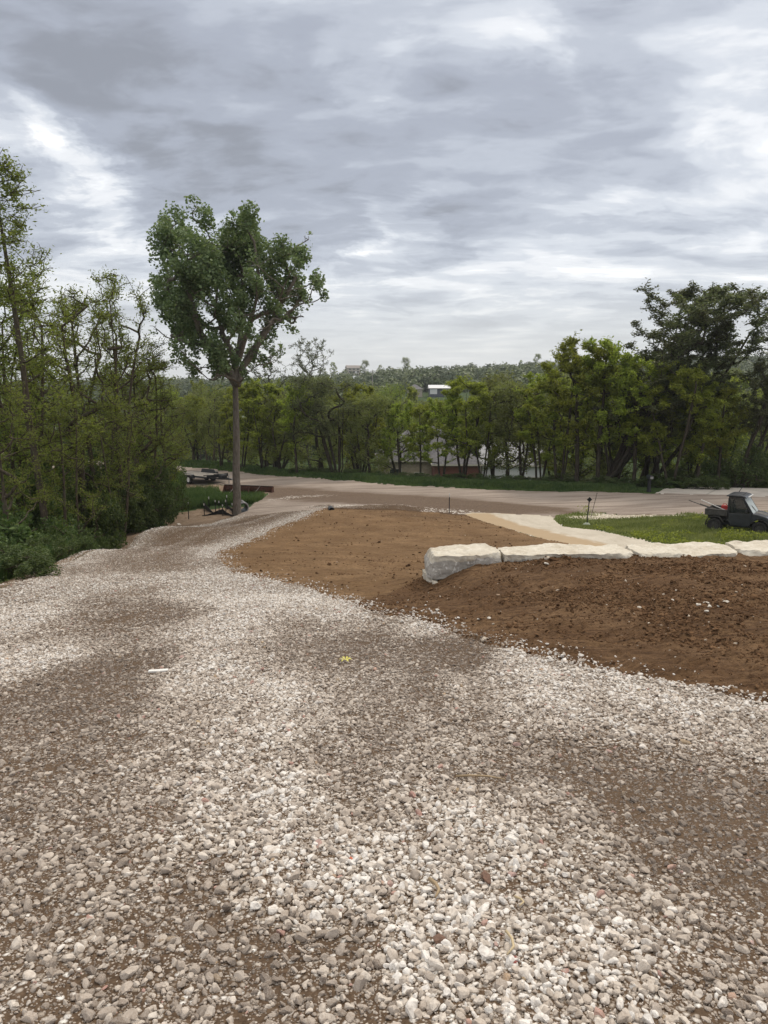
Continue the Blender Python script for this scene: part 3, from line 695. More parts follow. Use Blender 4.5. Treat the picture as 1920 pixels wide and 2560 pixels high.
LEAF = {'locust': mat_leaf('locust_leaf', (.15, .19, .028), (.35, .40, .068), .52), 'olive': mat_leaf('olive_leaf', (.115, .142, .042), (.25, .275, .10), .48),
        'cottonwood': mat_leaf('cottonwood_leaf', (.088, .138, .058), (.265, .325, .165), .35, .05), 'dark': mat_leaf('dark_leaf', (.072, .092, .042), (.175, .198, .092), .4),
        'shrub': mat_leaf('shrub_leaf', (.040, .070, .022), (.130, .175, .055), .35), 'wood': mat_leaf('woodland_leaf', (.110, .150, .032), (.26, .30, .072), .5),
        'hill': mat_leaf('hill_leaf', (.055, .088, .032), (.160, .205, .070), .12)}
BARK = {'grey': mat_bark('grey_bark', (.115, .095, .078), (.23, .20, .17)), 'dark': mat_bark('dark_bark', (.028, .022, .017), (.075, .060, .048)), 'brown': mat_bark('brown_bark', (.05, .038, .028), (.12, .095, .07))}

def tube_segments(P0, P1, R0, R1, k):
    d = P1 - P0; L_ = np.linalg.norm(d, axis=1, keepdims=True) + 1e-9; d = d / L_
    a = np.where(np.abs(d[:, 2:3]) < .9, np.array([[0, 0, 1.]]), np.array([[1., 0, 0]])); p = np.cross(d, a); p /= np.linalg.norm(p, axis=1, keepdims=True); q = np.cross(d, p)
    P1 = P1 + d * R1[:, None] * .35
    an = 2 * np.pi * np.arange(k) / k; ring = p[:, None] * np.cos(an)[None, :, None] + q[:, None] * np.sin(an)[None, :, None]
    v = np.concatenate([P0[:, None] + ring * R0[:, None, None], P1[:, None] + ring * R1[:, None, None]], 1).reshape(-1, 3)
    n = len(P0); i = np.arange(k); j = (i + 1) % k; f = np.stack([i, j, j + k, i + k], 1)[None] + (np.arange(n) * 2 * k)[:, None, None]
    return v, f.reshape(-1, 4)

def leaf_cards(P, size, rng, aspect=.45, droop=.3, var=.3, tone=None, face=None):
    """one folded four-cornered leaf or spray per point"""
    n = len(P); a = rng.normal(size=(n, 3)); a[:, 2] = a[:, 2] * .6 - droop; a /= np.linalg.norm(a, axis=1, keepdims=True)
    b = rng.normal(size=(n, 3)); b[:, 2] *= .6; b -= a * (a * b).sum(1, keepdims=True); b /= np.linalg.norm(b, axis=1, keepdims=True)
    if face is not None:
        N_ = face + rng.normal(size=(n, 3)) * .28; N_ /= np.linalg.norm(N_, axis=1, keepdims=True); a -= N_ * (a * N_).sum(1, keepdims=True); a /= np.linalg.norm(a, axis=1, keepdims=True); b = np.cross(N_, a)
    s = size * (1 + rng.uniform(-var, var, (n, 1))); w = s * aspect * .5; nn = np.cross(a, b)
    V = np.stack([P - a * s * .5, P + b * w + nn * s * .07, P + a * s * .5, P - b * w + nn * s * .07], 1).reshape(-1, 3)
    t = rng.beta(1.6, 1.8, n) if tone is None else np.clip(tone + rng.normal(0, .07, n), 0, 1)
    return V, np.arange(n * 4).reshape(n, 4), np.repeat(t, 4)

def grow(seed, trunk, targets, r_t, r0, leaf, n_leaf, mode='twig', rise=.9, aspect=.45, droop=.3, leafmat='locust', bark='dark', twigs=4, min_r=.012, side=6, expo=.5, bow=.12, zs=.9, gap=.22, bole=0):
    """trunk: polylines from the ground up; targets: centres of leaf masses of radius r_t. Returns (wood mesh, crown mesh)."""
    rng = np.random.default_rng(seed); nodes = []; par = []
    for tr in (trunk if isinstance(trunk[0][0], (list, tuple, np.ndarray)) else [trunk]):
        for i, p in enumerate(tr):
            nodes.append(np.array(p, float)); par.append(-1 if i == 0 else len(nodes) - 2)
    ntr = len(nodes); T = np.array(targets, float); R = np.array(r_t, float) * np.ones(len(T))
    base = np.array(nodes); order = np.argsort([np.min(np.linalg.norm(base - t, axis=1)) for t in T]); tips = []
    for ti in order:
        t = T[ti]; A = np.array(nodes); dd = A - t; h = np.hypot(dd[:, 0], dd[:, 1])
        cost = np.linalg.norm(dd, axis=1) + 1.6 * np.maximum(0, dd[:, 2] + rise * .5 * h)
        k = int(np.argmin(cost)); s = nodes[k]; L_ = np.linalg.norm(t - s); ns = max(2, int(L_ / max(.35, R[ti] * .6)) + 1)
        last = k; off = rng.normal(size=3) * L_ * .05
        for j in range(1, ns + 1):
            f = j / ns; p = s + (t - s) * f; p = p + np.array([0, 0, -1]) * bow * L_ * math.sin(math.pi * f) * .6 + off * math.sin(math.pi * f) + (rng.normal(size=3) * L_ * .02 if j < ns else 0)
            nodes.append(p); par.append(last); last = len(nodes) - 1
        tips.append(last)
        for _ in range(twigs):
            d = rng.normal(size=3); d[2] = abs(d[2]) * .6 + .1 - droop * .5; d /= np.linalg.norm(d); m = .55 * R[ti] * rng.uniform(.7, 1.5)
            b = last if rng.random() < .6 else last - 1
            mid = nodes[b] + d * m * .5 + rng.normal(size=3) * m * .12; nodes.append(mid); par.append(b)
            nodes.append(mid + d * m * .6 + rng.normal(size=3) * m * .15); par.append(len(nodes) - 2)
    A = np.array(nodes); par = np.array(par); w = np.zeros(len(A)); ch = np.zeros(len(A), int)
    for i in range(len(A)): 
        if par[i] >= 0: ch[par[i]] += 1
    w[ch == 0] = 1
    for i in range(len(A) - 1, -1, -1):
        if par[i] >= 0: w[par[i]] += w[i]
    rad = np.maximum(r0 * (w / w[:ntr].max()) ** expo, min_r)
    for i in range(bole): rad[i] = max(rad[i], r0 * (1 - .85 * i / bole))
    m = par >= 0; c = np.nonzero(m)[0]; pr = par[c]
    rp = np.where((c < bole), rad[pr], np.minimum(rad[pr], rad[c] * 1.35))
    big = rad[c] > .05
    V = []; F = []; o = 0
    for sel, k in ((big, 9), (~big, 4)):
        if sel.any():
            v, f = tube_segments(A[pr[sel]], A[c[sel]], rp[sel], rad[c][sel], k)
            V.append(v); F.append(f + o); o += len(v)
    wood = np_mesh('trunk', np.concatenate(V), np.concatenate(F), BARK[bark], True)
    # leaves
    if mode == 'twig':     # strung along the outer twigs
        out = rad[c] < max(.03, min_r * 2.4); cc = c[out]
        near = cc[cc >= ntr]; seg = rng.choice(near, n_leaf); f = rng.random((n_leaf, 1))
        P = A[par[seg]] * (1 - f) + A[seg] * f + rng.normal(size=(n_leaf, 3)) * (R.mean() * .17) * np.array([1, 1, .75]); tone = None
    else:                  # dense clumps
        ti = rng.choice(len(T), n_leaf, p=R ** 2 / (R ** 2).sum()); g = rng.normal(size=(n_leaf, 3)); g /= np.linalg.norm(g, axis=1, keepdims=True)
        P = T[ti] + g * (R[ti] * rng.beta(3, 1.6, n_leaf))[:, None] * np.array([1 if zs < 1 else .88, 1, zs]); 
        # thin gaps
        q = P * (1.9 if zs < 1 else 1.05) / max(R.mean(), .3); keep = vnoise(q[:, 0] + q[:, 2] * .7, q[:, 1] * .7 + q[:, 2] * 1.1, seed) > gap; P = P[keep]; tone = None
    V, F, t = leaf_cards(P, leaf, rng, aspect, droop, .35, tone)
    crown = np_mesh('crown', V, F, LEAF[leafmat], False, {'tone': t})
    return wood, crown

def put_tree(name, meshes, loc, rz, s, label, cat='tree', group=None, sz=None, lean=(0, 0)):
    e = empty(name, loc, rz); e.rotation_euler = (lean[0], lean[1], rz); e.scale = (s, s, sz or s); tag(e, label, cat, group)
    for nm, me in zip(('trunk', 'crown'), meshes):
        link(nm, me, e)
    return e

def bent(h, n, wob, seed, lean=(0, 0), start=(0, 0)):
    rng = random.Random(seed); p = [(0, 0, -.25), (start[0] * .7, start[1] * .7, .1)]; x, y = start; dx = dy = 0
    for i in range(1, n + 1):
        dx += rng.uniform(-wob, wob); dy += rng.uniform(-wob, wob); dx *= .8; dy *= .8
        x += dx + lean[0] / n; y += dy + lean[1] / n; p.append((x, y, h * i / n))
    return p
# unit-height (10 m) tree kinds
def locust(seed, stems=1, dense=1.0, low=.33, wide=2.3, mat='locust', leaves=7000, leaf=.27, bark='dark', nt=46, asp=.36):
    rng = random.Random(seed); tr = []
    for k in range(stems):
        a = 6.28 * k / max(stems, 1) + rng.uniform(0, 1); l = (0 if stems == 1 else rng.uniform(.5, 1.5))
        tr.append(bent(rng.uniform(7.8, 8.8), 11, .10, seed + k, (l * math.cos(a), l * math.sin(a)), (.25 * math.cos(a) * (stems > 1), .25 * math.sin(a) * (stems > 1))))
    T = []; R = []
    for i in range(nt):
        z = 10 * (low + (1 - low) * rng.random() ** .8); f = (z / 10 - low) / (1 - low)
        rr = wide * (1.0 - .75 * max(0, f - .35) ** 1.3) * math.sqrt(rng.uniform(.12, 1)) * (1 if f > .12 else .8); a = rng.uniform(0, 6.28)
        T.append((rr * math.cos(a), rr * math.sin(a), z * .97)); R.append(rng.uniform(.5, .95))
    return grow(seed, tr, T, R, .15 if stems == 1 else .11, leaf, int(leaves * dense), 'twig', .9, asp, .35, mat, bark, 5)
def olive(seed, leaves=9000, wide=3.0, low=.2, mat='olive', leaf=.24, nt=55):
    rng = random.Random(seed); tr = [bent(rng.uniform(6, 7.5), 8, .14, seed + k, (rng.uniform(-1.6, 1.6), rng.uniform(-1.2, 1.2)), (.3 * k, 0)) for k in range(2)]
    T = []; R = []
    for i in range(nt):
        z = 10 * (low + (1 - low) * rng.random() ** .85); f = (z / 10 - low) / (1 - low)
        rr = wide * math.sqrt(max(.05, 1 - (f * 1.5 - .6) ** 2)) * math.sqrt(rng.uniform(.2, 1)); a = rng.uniform(0, 6.28)
        T.append((rr * math.cos(a), rr * math.sin(a), z * .95)); R.append(rng.uniform(.6, 1.1))
    return grow(seed, tr, T, R, .15, leaf, leaves, 'clump', .8, .4, .35, mat, 'dark', 3)
def elm(seed, lean=1.8, leaves=9000):
    rng = random.Random(seed); tr = []; T = []; R = []
    for k in range(5):
        a = rng.uniform(-2.4, 1.2); sp = rng.uniform(.6, 2.6)
        tr.append(bent(rng.uniform(6.5, 8.2), 9, .10, seed * 7 + k, (sp * math.cos(a) + lean * rng.uniform(.5, 1), sp * math.sin(a)), (.22 * math.cos(a), .22 * math.sin(a))))
    for i in range(210):
        z = rng.uniform(3.4, 9.8); b = rng.choice(tr); k = min(len(b) - 1, int(z / 8.2 * (len(b) - 1))); p = b[k]
        a = rng.uniform(0, 6.28); rr = rng.uniform(.2, 1.7)
        T.append((p[0] + rr * math.cos(a) + .06 * z * lean * .5, p[1] + rr * math.sin(a), z)); R.append(rng.uniform(.32, .6))
    return grow(seed, tr, T, R, .085, .135, leaves, 'twig', 1.1, .42, .1, 'dark', 'dark', 5)
def shrub(seed, leaves=11000, mat='shrub', leaf=.07, h=1.0):
    rng = random.Random(seed); T = []; R = []
    tr = [bent(.55, 3, .1, seed + k, (rng.uniform(-.4, .4), rng.uniform(-.4, .4)), (rng.uniform(-.2, .2), rng.uniform(-.2, .2))) for k in range(4)]
    for i in range(34):
        a = rng.uniform(0, 6.28); f = rng.random(); rr = math.sqrt(rng.uniform(.02, 1)) * 1.0
        T.append((rr * math.cos(a), rr * math.sin(a), (.22 + .8 * f * math.sqrt(max(.05, 1 - rr * rr * .8))) * h)); R.append(rng.uniform(.16, .32))
    return grow(seed, tr, T, R, .03, leaf, leaves, 'clump', .8, .5, .2, mat, 'brown', 2, .006, zs=1.15, gap=.36)

LV = [locust(s, 1, 1.0, .30, 2.5) for s in (1, 2, 3)] + [locust(s, 3, 1.15, .25, 3.0, leaves=8500, nt=58) for s in (4, 5, 6)]
LW = [locust(s, 1 + s % 2, 1.0, .22, 2.1, mat='wood', leaves=7000, leaf=.12, bark='brown', nt=52) for s in (11, 12, 13)]      # nearer woods, finer leaves
OV = [olive(s) for s in (21, 22)] + [olive(23, 8500, 2.6, .12, 'wood')]
SV = [shrub(s) for s in (31, 32, 33)]

def stand(px, Y):
    x = uv_dir(px, 1280)[0] * Y; return x, Y, gz(x, Y)
def top_h(px, Y, py):
    """height of a tree standing at px, Y whose top is seen at py"""
    x, y, z = stand(px, Y); u, w = uv_dir(px, py); return CZ + w * Y - z, (x, y, z)
ORD = ['first', 'second', 'third', 'fourth', 'fifth', 'sixth', 'seventh', 'eighth', 'ninth', 'tenth', 'eleventh', 'twelfth', 'thirteenth', 'fourteenth', 'fifteenth', 'sixteenth', 'seventeenth', 'eighteenth', 'nineteenth', 'twentieth',
       'twenty-first', 'twenty-second', 'twenty-third', 'twenty-fourth', 'twenty-fifth', 'twenty-sixth', 'twenty-seventh', 'twenty-eighth', 'twenty-ninth', 'thirtieth', 'thirty-first', 'thirty-second', 'thirty-third', 'thirty-fourth', 'thirty-fifth', 'thirty-sixth', 'thirty-seventh', 'thirty-eighth', 'thirty-ninth', 'fortieth']

TENS = ['', '', 'twenty', 'thirty', 'forty', 'fifty', 'sixty', 'seventy']
def ORDN(k):
    n = k + 1
    if n <= 40: return ORD[k]
    return (TENS[n // 10][:-1] + 'ieth') if n % 10 == 0 else TENS[n // 10] + '-' + ORD[n % 10 - 1]
# --- the big cottonwood by the driveway
def cottonwood():
    Y = 45.6; x0, y0, z0 = stand(592, Y); rng = random.Random(5)
    def W(px, py, dy=0): u, w = uv_dir(px, py); return (u * Y - x0, dy, CZ + w * Y - z0)
    lobes = [(392,535,24),(415,555,30),(440,600,44),(478,560,40),(520,575,36),(578,565,36),(615,560,40),(650,575,36),(610,620,60),(535,640,60),(465,660,58),(400,640,26),(386,690,30),(425,740,52),(500,720,66),(590,700,66),(665,670,52),(725,610,34),(762,600,20),(755,650,32),
             (775,690,28),(800,705,26),(812,730,18),(742,735,36),(765,760,24),(755,785,16),(690,760,46),(392,780,26),(378,812,22),(410,815,30),(460,800,46),(540,790,56),(620,800,52),(700,825,34),(440,850,30),(500,868,38),(590,868,46),(540,912,36),(650,880,36),(600,930,32),(690,870,22),(640,930,28),(500,915,26),(385,745,22),(640,620,45),(560,690,55),(700,720,42),(722,800,32),(655,725,46),(742,680,30),(700,640,30),(735,745,28),(600,900,34),(560,880,34),(570,600,34),(620,585,30),(450,900,26),(650,830,40),(680,905,22),(565,940,30),(480,800,40),(700,780,36),(725,700,32),(560,640,46),(480,700,44)]
    T = []; R = []
    for (a, b, r) in lobes:
        rm = r * (.98 if r > 30 else .85) / FPX * Y; cw = 5.0 * math.sqrt(max(.1, 1 - ((a - 590) / 235) ** 2)); n = 3 if r > 40 else (2 if r > 28 else 1)
        for k in range(n):
            T.append(W(a + rng.uniform(-.5, .5) * r, b + rng.uniform(-.4, .4) * r, rng.uniform(-1, 1) * cw * .8)); R.append(rm * (.85 if n > 1 else 1))
    def pl(q, d=0): return [W(a, b, d * i / max(1, len(q) - 1)) for i, (a, b) in enumerate(q)]
    tr = [[(0, 0, -.4)] + pl([(592, 1240), (590, 1180), (591, 1110), (590, 1050), (589, 1000), (588, 960)]) ]
    tr[0] += pl([(592, 900), (600, 840), (604, 760), (606, 680), (604, 610)], .6)[0:]
    l1 = pl([(590, 960), (566, 912), (533, 880), (505, 830), (492, 770), (470, 700), (450, 630)], -1.2)
    l2 = pl([(591, 965), (606, 915), (634, 872), (668, 815), (700, 755), (735, 690), (750, 640)], 1.0)
    l3 = pl([(590, 930), (575, 880), (548, 830), (530, 770), (530, 680), (525, 600)], 1.8)
    l4 = pl([(597, 900), (612, 860), (636, 800), (660, 720), (650, 620)], -2.0)
    return grow(77, [tr[0], l1, l2, l3, l4], T, R, .27, .175, 80000, 'clump', .7, .8, .1, 'cottonwood', 'grey', 4, .012, expo=.6, bole=12, bow=.04, zs=1.25, gap=.45), (x0, y0, z0)
cw_m, cw_l = cottonwood()
put_tree('cottonwood_tree', cw_m, cw_l, 0, 1, 'tall dark green cottonwood with bare grey trunk beside the driveway bend')

# --- the row of trees along the far side of the road (pixel of trunk, distance, pixel of top, kind, yaw, width)
row = [(500, 86, 985, 'L', .9), (560, 79, 985, 'O', .9), (610, 77, 960, 'L', 1), (660, 76, 950, 'L', 1.05), (705, 75, 985, 'W', .9), (745, 71, 960, 'L', 1.0), (835, 71, 935, 'D', 1.15), (800, 78, 945, 'O', 1.1), (895, 77, 955, 'L', 1.1),
       (925, 70, 985, 'O', .95), (1000, 70, 1000, 'L', .95), (1050, 68.5, 1010, 'L', .85), (1105, 67.5, 985, 'L', .95), (1155, 66.5, 945, 'L', 1.1), (1205, 66, 975, 'L', .9), (1262, 66, 955, 'O', .95), (1235, 72, 930, 'O', 1),
       (1305, 65, 960, 'O', .9), (1345, 63, 930, 'L', .95), (1395, 61, 880, 'L', 1.0), (1438, 60, 838, 'L', 1.0), (1490, 59.5, 845, 'L', .95), (1530, 60, 900, 'L', 1.0), (1580, 58, 880, 'L', .95), (1672, 56.5, 910, 'L', 1.0), (1735, 57, 950, 'L', 1.05), (1640, 60, 925, 'O', .9), (1790, 58, 960, 'L', .95)]
for i in range(16):
    if 985 < 905 + 58 * i < 1330: continue
    row.append((905 + 58 * i + (i * 29) % 31, 73.5 + (i * 17) % 6 - .011 * 58 * i, 985 + (i * 41) % 38 - (45 if i > 8 else 0), 'LOLW'[i % 4], 1.05))
def row_label(k, n, nm): return '%s from the left in the tree row behind the road, %s' % (ORD[k], nm)
names = {'L': ('locust_tree', 'yellow-green locust'), 'O': ('elm_tree', 'olive-green elm'), 'D': ('willow_tree', 'dark leaning willow'), 'W': ('elm_tree', 'bushy green elm')}
rr = random.Random(3)
row.sort(key=lambda q: q[0])
WL = grow(61, [bent(7.0, 8, .1, 610 + k, (-1.9 + .5 * k, .4 * k), (.3 * k, 0)) for k in range(4)], [(random.Random(i).uniform(-3.8, 1.7), random.Random(i + 50).uniform(-2, 2), random.Random(i + 90).uniform(4.0, 9.6)) for i in range(52)], .85, .17, .21, 11000, 'clump', .8, .36, .6, 'dark', 'dark', 3)
for k, (px, Y, py, kd, wd) in enumerate(row):
    h, loc = top_h(px, Y, py); s = h / 10.0
    me = {'L': LV[(k * 5 + 1) % 6], 'O': OV[k % 2], 'W': OV[2], 'D': WL}[kd]
    yaw = 0 if kd == 'D' else rr.uniform(0, 6.28)
    put_tree(names[kd][0], me, loc, yaw, s * wd * min(1.0, 11 / h + .1), '%s from the left of the trees behind the road, %s' % (ORDN(k), names[kd][1]), 'tree', 'trees along the far side of the road', sz=s)
# tall dark elms at the right
E1 = elm(41, 2.0, 30000); E2 = elm(42, 2.6, 30000)
for (px, Y, py, me, yaw, wd, lb) in ((1500, 60, 705, E1, .15, 1.35, 'tallest dark many-stemmed elm, rising above the locusts behind the mailbox'),
                                 (1830, 58, 765, E2, .2, 1.0, 'dark elm with long slanting limbs behind the paved entrance, above the utility vehicle'),
                                 (1960, 60, 770, E1, .9, 1.0, 'dark elm cut by the picture edge beyond the paved entrance'), (1600, 62, 730, E2, 5.9, 1.25, 'dark elm filling the gap between the two tallest elms')):
    h, loc = top_h(px, Y, py); put_tree('elm_tree', me, loc, yaw, h / 10 * wd, lb, 'tree', 'tall dark elms', sz=h / 10)
# the loose willow top right of the cottonwood
h, loc = top_h(700, 84, 838); put_tree('willow_tree', elm(43, .8, 7000), loc, 0, h / 10 * .9, 'thin open-topped willow showing against the sky just right of the cottonwood crown', 'tree', sz=h / 10)

# --- near woods on the left
woods = [(128, 27.5, 398, 1.0, 'T'), (-15, 29, 640, 1.0, 0), (30, 36, 700, 1.0, 1), (72, 31, 650, .9, 2), (165, 40, 735, 1.0, 0), (205, 33, 715, .9, 1), (262, 38, 705, .85, 2), (318, 36, 672, .75, 0), (352, 42, 820, .95, 1), (380, 44, 845, .85, 2),
         (408, 50, 900, .8, 0), (-60, 33, 560, 1.0, 1), (110, 46, 860, 1.1, 2), (240, 50, 900, 1.1, 0), (345, 60, 880, 1.1, 2), (-110, 27, 700, .9, 0), (20, 24, 900, .6, 1), (425, 74, 930, .9, 1), (180, 28, 980, .6, 2), (300, 32, 1000, .6, 0), (350, 62, 925, 1.0, 1), (530, 92, 960, 1.0, 2)]
woods.sort(key=lambda q: q[0])
TL = grow(91, [(0, 0, -.3), (-.15, 0, 1.2), (-.3, .1, 2.6), (-.42, .1, 4.0), (-.5, .2, 5.4), (-.6, .2, 6.8), (-.66, .1, 8.2), (-.7, 0, 9.2)],
          [(lambda r, i: ((.25 + 1.9 * (1 - (i / 44))) * math.sqrt(r.uniform(.1, 1)) * math.cos(i * 2.4) - .5, (.25 + 1.7 * (1 - i / 44)) * math.sqrt(r.uniform(.1, 1)) * math.sin(i * 2.4), 3.9 + 6.0 * (i / 44)))(random.Random(i + 5), i) for i in range(45)],
          .6, .085, .095, 8500, 'twig', 1.1, .36, .25, 'wood', 'brown', 7, .007, expo=.6)
for k, (px, Y, py, wd, v) in enumerate(woods):
    h, loc = top_h(px, Y, py); s = h / 10
    me = TL if v == 'T' else LW[v]
    lb = 'tallest thin locust of the dense thicket, feathery top rising alone against the clouds' if v == 'T' else '%s from the left of the slim locusts in the thicket beside the driveway' % ORD[k]
    put_tree('locust_tree', me, loc, 0 if v == 'T' else rr.uniform(0, 6.28), (s if v == 'T' else s ** .5 * 1.15) * wd, lb, 'tree', 'locust trees in the thicket beside the driveway', sz=s)

# --- trees in the valley behind the row
val = []
rv = random.Random(12)
for i in range(64):
    px = 380 + (i * 1.618 % 1) * 1600 if i else 700; Y = 84 + 95 * ((i * .731) % 1)
    if 970 < px < 1350 and Y < 118: Y += 40
    py = 968 + rv.uniform(-22, 34) + max(0, 128 - Y) * .35 - (28 if px > 1330 else 0)
    if 1040 < px < 1160: py = max(py, 1000)
    val.append((px, Y, py))
val.sort(key=lambda q: q[0])
for k, (px, Y, py) in enumerate(val):
    h, loc = top_h(px, Y, py); h = min(max(h, 6), 19); me = (OV + LV[:3] + [OV[0]])[(k * 3) % 7]; s = h / 10; far = Y > 130
    put_tree('valley_tree', me, loc, rv.uniform(0, 6.28), min(s, 1.25) * rv.uniform(.95, 1.25), '%s from the left of the leafy valley trees standing below the roadside row' % ORDN(k), 'tree', 'trees down in the valley', sz=s)

# --- far woods on the hills: one mass
def far_woods():
    rng = np.random.default_rng(9); X = []; Z = []; n = 5200
    Y = 175 + (860 - 175) * rng.random(n) ** 1.1; u = rng.uniform(-.78, .78, n); x = u * Y
    dens = fbm(x * .012, Y * .012, 3, 15); keep = dens > -.20
    for cx, cy, r in ((27, 318, 20), (17, 285, 13), (22, 300, 14), (-36, 742, 22)): keep &= (np.hypot(x - cx, (Y - cy)) > r)
    keep &= ~((np.abs(x / Y - .073) < .052) & (Y > 195) & (Y < 318))
    keep &= ~((np.abs(x / Y + .046) < .030) & (Y > 655) & (Y < 760))
    x, Y = x[keep], Y[keep]; n = len(x); z = height(x, Y, np.zeros(n, int), np.zeros(n))
    h = rng.uniform(3.5, 8.5, n) * np.where(Y > 500, 1.15, 1); w = h * rng.uniform(.42, .66, n); P = []; S = []; T = []
    NN = []; tn = np.clip(rng.normal(.42, .15, n) + 1.0 * fbm(x * .02, Y * .02, 2, 19), 0, 1)
    for i in range(n):
        m = 240 if Y[i] < 380 else 100; g = rng.normal(size=(m, 3)); g /= np.linalg.norm(g, axis=1, keepdims=True); g *= rng.uniform(.65, 1.05, (m, 1))
        lob = 1 + .3 * np.sin(g[:, 0] * 5 + i) * np.cos(g[:, 2] * 4 + i * 2)
        c = g * lob[:, None] * np.array([w[i], w[i], h[i] * .5]) + np.array([x[i], Y[i], z[i] + h[i] * .52]); P.append(c); NN.append(g); S.append(np.full((m, 1), w[i] * .34)); T.append(np.full(m, tn[i]))
    P = np.concatenate(P); S = np.concatenate(S); T = np.concatenate(T)
    V, F, t = leaf_cards(P, S, rng, .8, .0, .4, T, np.concatenate(NN))
    print('far', n, len(P))
    me = np_mesh('distant_woods', V, F, LEAF['hill'], False, {'tone': t}); tag(link('distant_woods', me), 'continuous green woods covering the far side of the valley', kind='stuff')
far_woods()
# single trees standing above the skyline
sky = [(838, 905, 'full green tree to the left of the hilltop house'), (866, 925, 'small round tree close left of the hilltop house'), (914, 900, 'dark full tree right beside the hilltop house'), (950, 912, 'thin tree on the ridge between the dark tree and the clipped conifer'),
       (1012, 893, 'tall open tree standing alone on the ridge skyline'), (812, 918, 'low dark bush-like tree at the start of the ridge line'), (980, 920, 'low ridge tree just left of the tall open one'), (1135, 912, 'pointed dark tree on the wooded ridge, farther right'), (1330, 884, 'broad dark tree on the ridge above the olive elms'), (1290, 900, 'rounded ridge tree above the olive elms')]
for k, (px, py, lb) in enumerate(sky):
    Y = 640 + 12 * (k % 4); h, loc = top_h(px, Y, py); h = min(max(h, 9), 30)
    e = put_tree('ridge_tree', OV[k % 2] if k % 3 else LV[k % 3], (loc[0], loc[1], CZ + uv_dir(px, py)[1] * Y - h), k, h / 10 * (.8 if k not in (1, 5) else 1), lb, 'tree', 'single trees along the ridge', sz=h / 10)

# --- undergrowth
und = [(0, 22, 1345, 1.5), (70, 23.5, 1350, 1.2), (60, 25, 1300, 1.9), (150, 27, 1300, 1.6), (215, 30, 1255, 1.7), (120, 30, 1225, 2.2), (285, 33.5, 1235, 1.7), (335, 35.5, 1215, 1.7), (372, 38, 1235, 1.4), (250, 37, 1170, 2.2), (395, 42, 1195, 1.5), (320, 41, 1130, 2.3),
       (10, 28, 1210, 2.3), (180, 35, 1160, 2.3), (60, 36, 1130, 2.6), (370, 46, 1150, 1.9), (412, 50, 1195, 1.3), (150, 42, 1090, 2.8), (290, 48, 1090, 2.6), (345, 52, 1080, 2.5), (-40, 24, 1280, 2.3), (-30, 17, 1420, 1.3), (30, 18.2, 1450, .9), (100, 22, 1395, .9), (165, 24.5, 1370, .8), (385, 56, 1110, 2.0), (-60, 33, 1150, 2.6), (415, 62, 1120, 1.6), (205, 28.5, 1335, .8)]
und.sort(key=lambda q: q[0])
for k, (px, Y, py, w) in enumerate(und):
    h, loc = top_h(px, Y, py); h = min(max(h, .8), 4.5)
    put_tree('shrub', SV[k % 3], loc, rv.uniform(0, 6.28), w, '%s from the left of the dark shrubs on the thicket floor' % ORD[k], 'shrub', 'shrubs in the thicket', sz=h)
# bushes behind the road verge and around the houses
bb = [(760 + 43 * i + (i % 3) * 9, 70.5 - .0165 * 43 * i * 1.05, 1165 + (i * 37 % 23)) for i in range(27)]
for k, (px, Y, py) in enumerate(bb):
    if px > 1780: Y = 61
    h, loc = top_h(px, Y + 1.5, py + 18); h = min(max(h, .6), .9)
    put_tree('shrub', SV[(k + 1) % 3], loc, rv.uniform(0, 6.28), 1.3, '%s from the left of the low bushes under the row of roadside trees' % ORD[k], 'shrub', 'bushes under the roadside trees', sz=h)
for k, (px, Y, py, w, lb) in enumerate([(1860, 58.5, 1125, 2.4, 'bright green bush beyond the paved entrance above the utility vehicle'), (1780, 60, 1150, 2.0, 'bright green bush beside the paved entrance'), (1925, 60, 1130, 2.4, 'bright green bush at the picture edge beyond the paved entrance'), (1700, 58, 1175, 1.6, 'low bush between the mailbox and the paved entrance')]):
    h, loc = top_h(px, Y, py); put_tree('shrub', SV[k % 3], loc, k, w, lb, 'shrub', 'bushes by the paved entrance', sz=max(1, min(h, 4)))

# ---------------------------------------------------------------- grass
def grass(name, pts, h, w, mat, label, seed, curve=.5):
    rng = np.random.default_rng(seed); n = len(pts[0]); x, y = pts; z = height(x, y) - .02
    hh = h * rng.uniform(.5, 1.3, n) if np.isscalar(h) else h * rng.uniform(.6, 1.25, n); a = rng.uniform(0, 6.28, n); la = rng.uniform(0, 6.28, n); ln = rng.uniform(.1, curve, n) * hh
    P = np.stack([x, y, z], 1); sd = np.stack([np.cos(a), np.sin(a), 0 * a], 1) * (w * rng.uniform(.6, 1.3, n))[:, None] * .5; ld = np.stack([np.cos(la), np.sin(la), 0 * la], 1)
    up = np.array([[0, 0, 1.]])
    m = P + up * hh[:, None] * .55 + ld * ln[:, None] * .35; t = P + up * hh[:, None] * (1 - .25 * ln / hh)[:, None] + ld * ln[:, None]
    V = np.stack([P - sd, P + sd, m + sd * .8, m - sd * .8, t + sd * .15, t - sd * .15], 1).reshape(-1, 3); b = np.arange(n)[:, None] * 6
    F = np.concatenate([b + np.array([[0, 1, 2, 3]]), b + np.array([[3, 2, 4, 5]])])
    tone = np.repeat(np.clip(rng.beta(2, 2, n) + .9 * fbm(x * .8, y * .8, 3, seed), 0, 1), 6)
    tag(link(name, np_mesh(name, V, F, mat, False, {'tone': tone})), label, kind='stuff')
G1 = mat_leaf('grass_blade', (.095, .122, .032), (.255, .270, .100), .3, 0); G2 = mat_leaf('tall_grass_blade', (.042, .080, .026), (.125, .175, .055), .3, 0)
rg = np.random.default_rng(4)
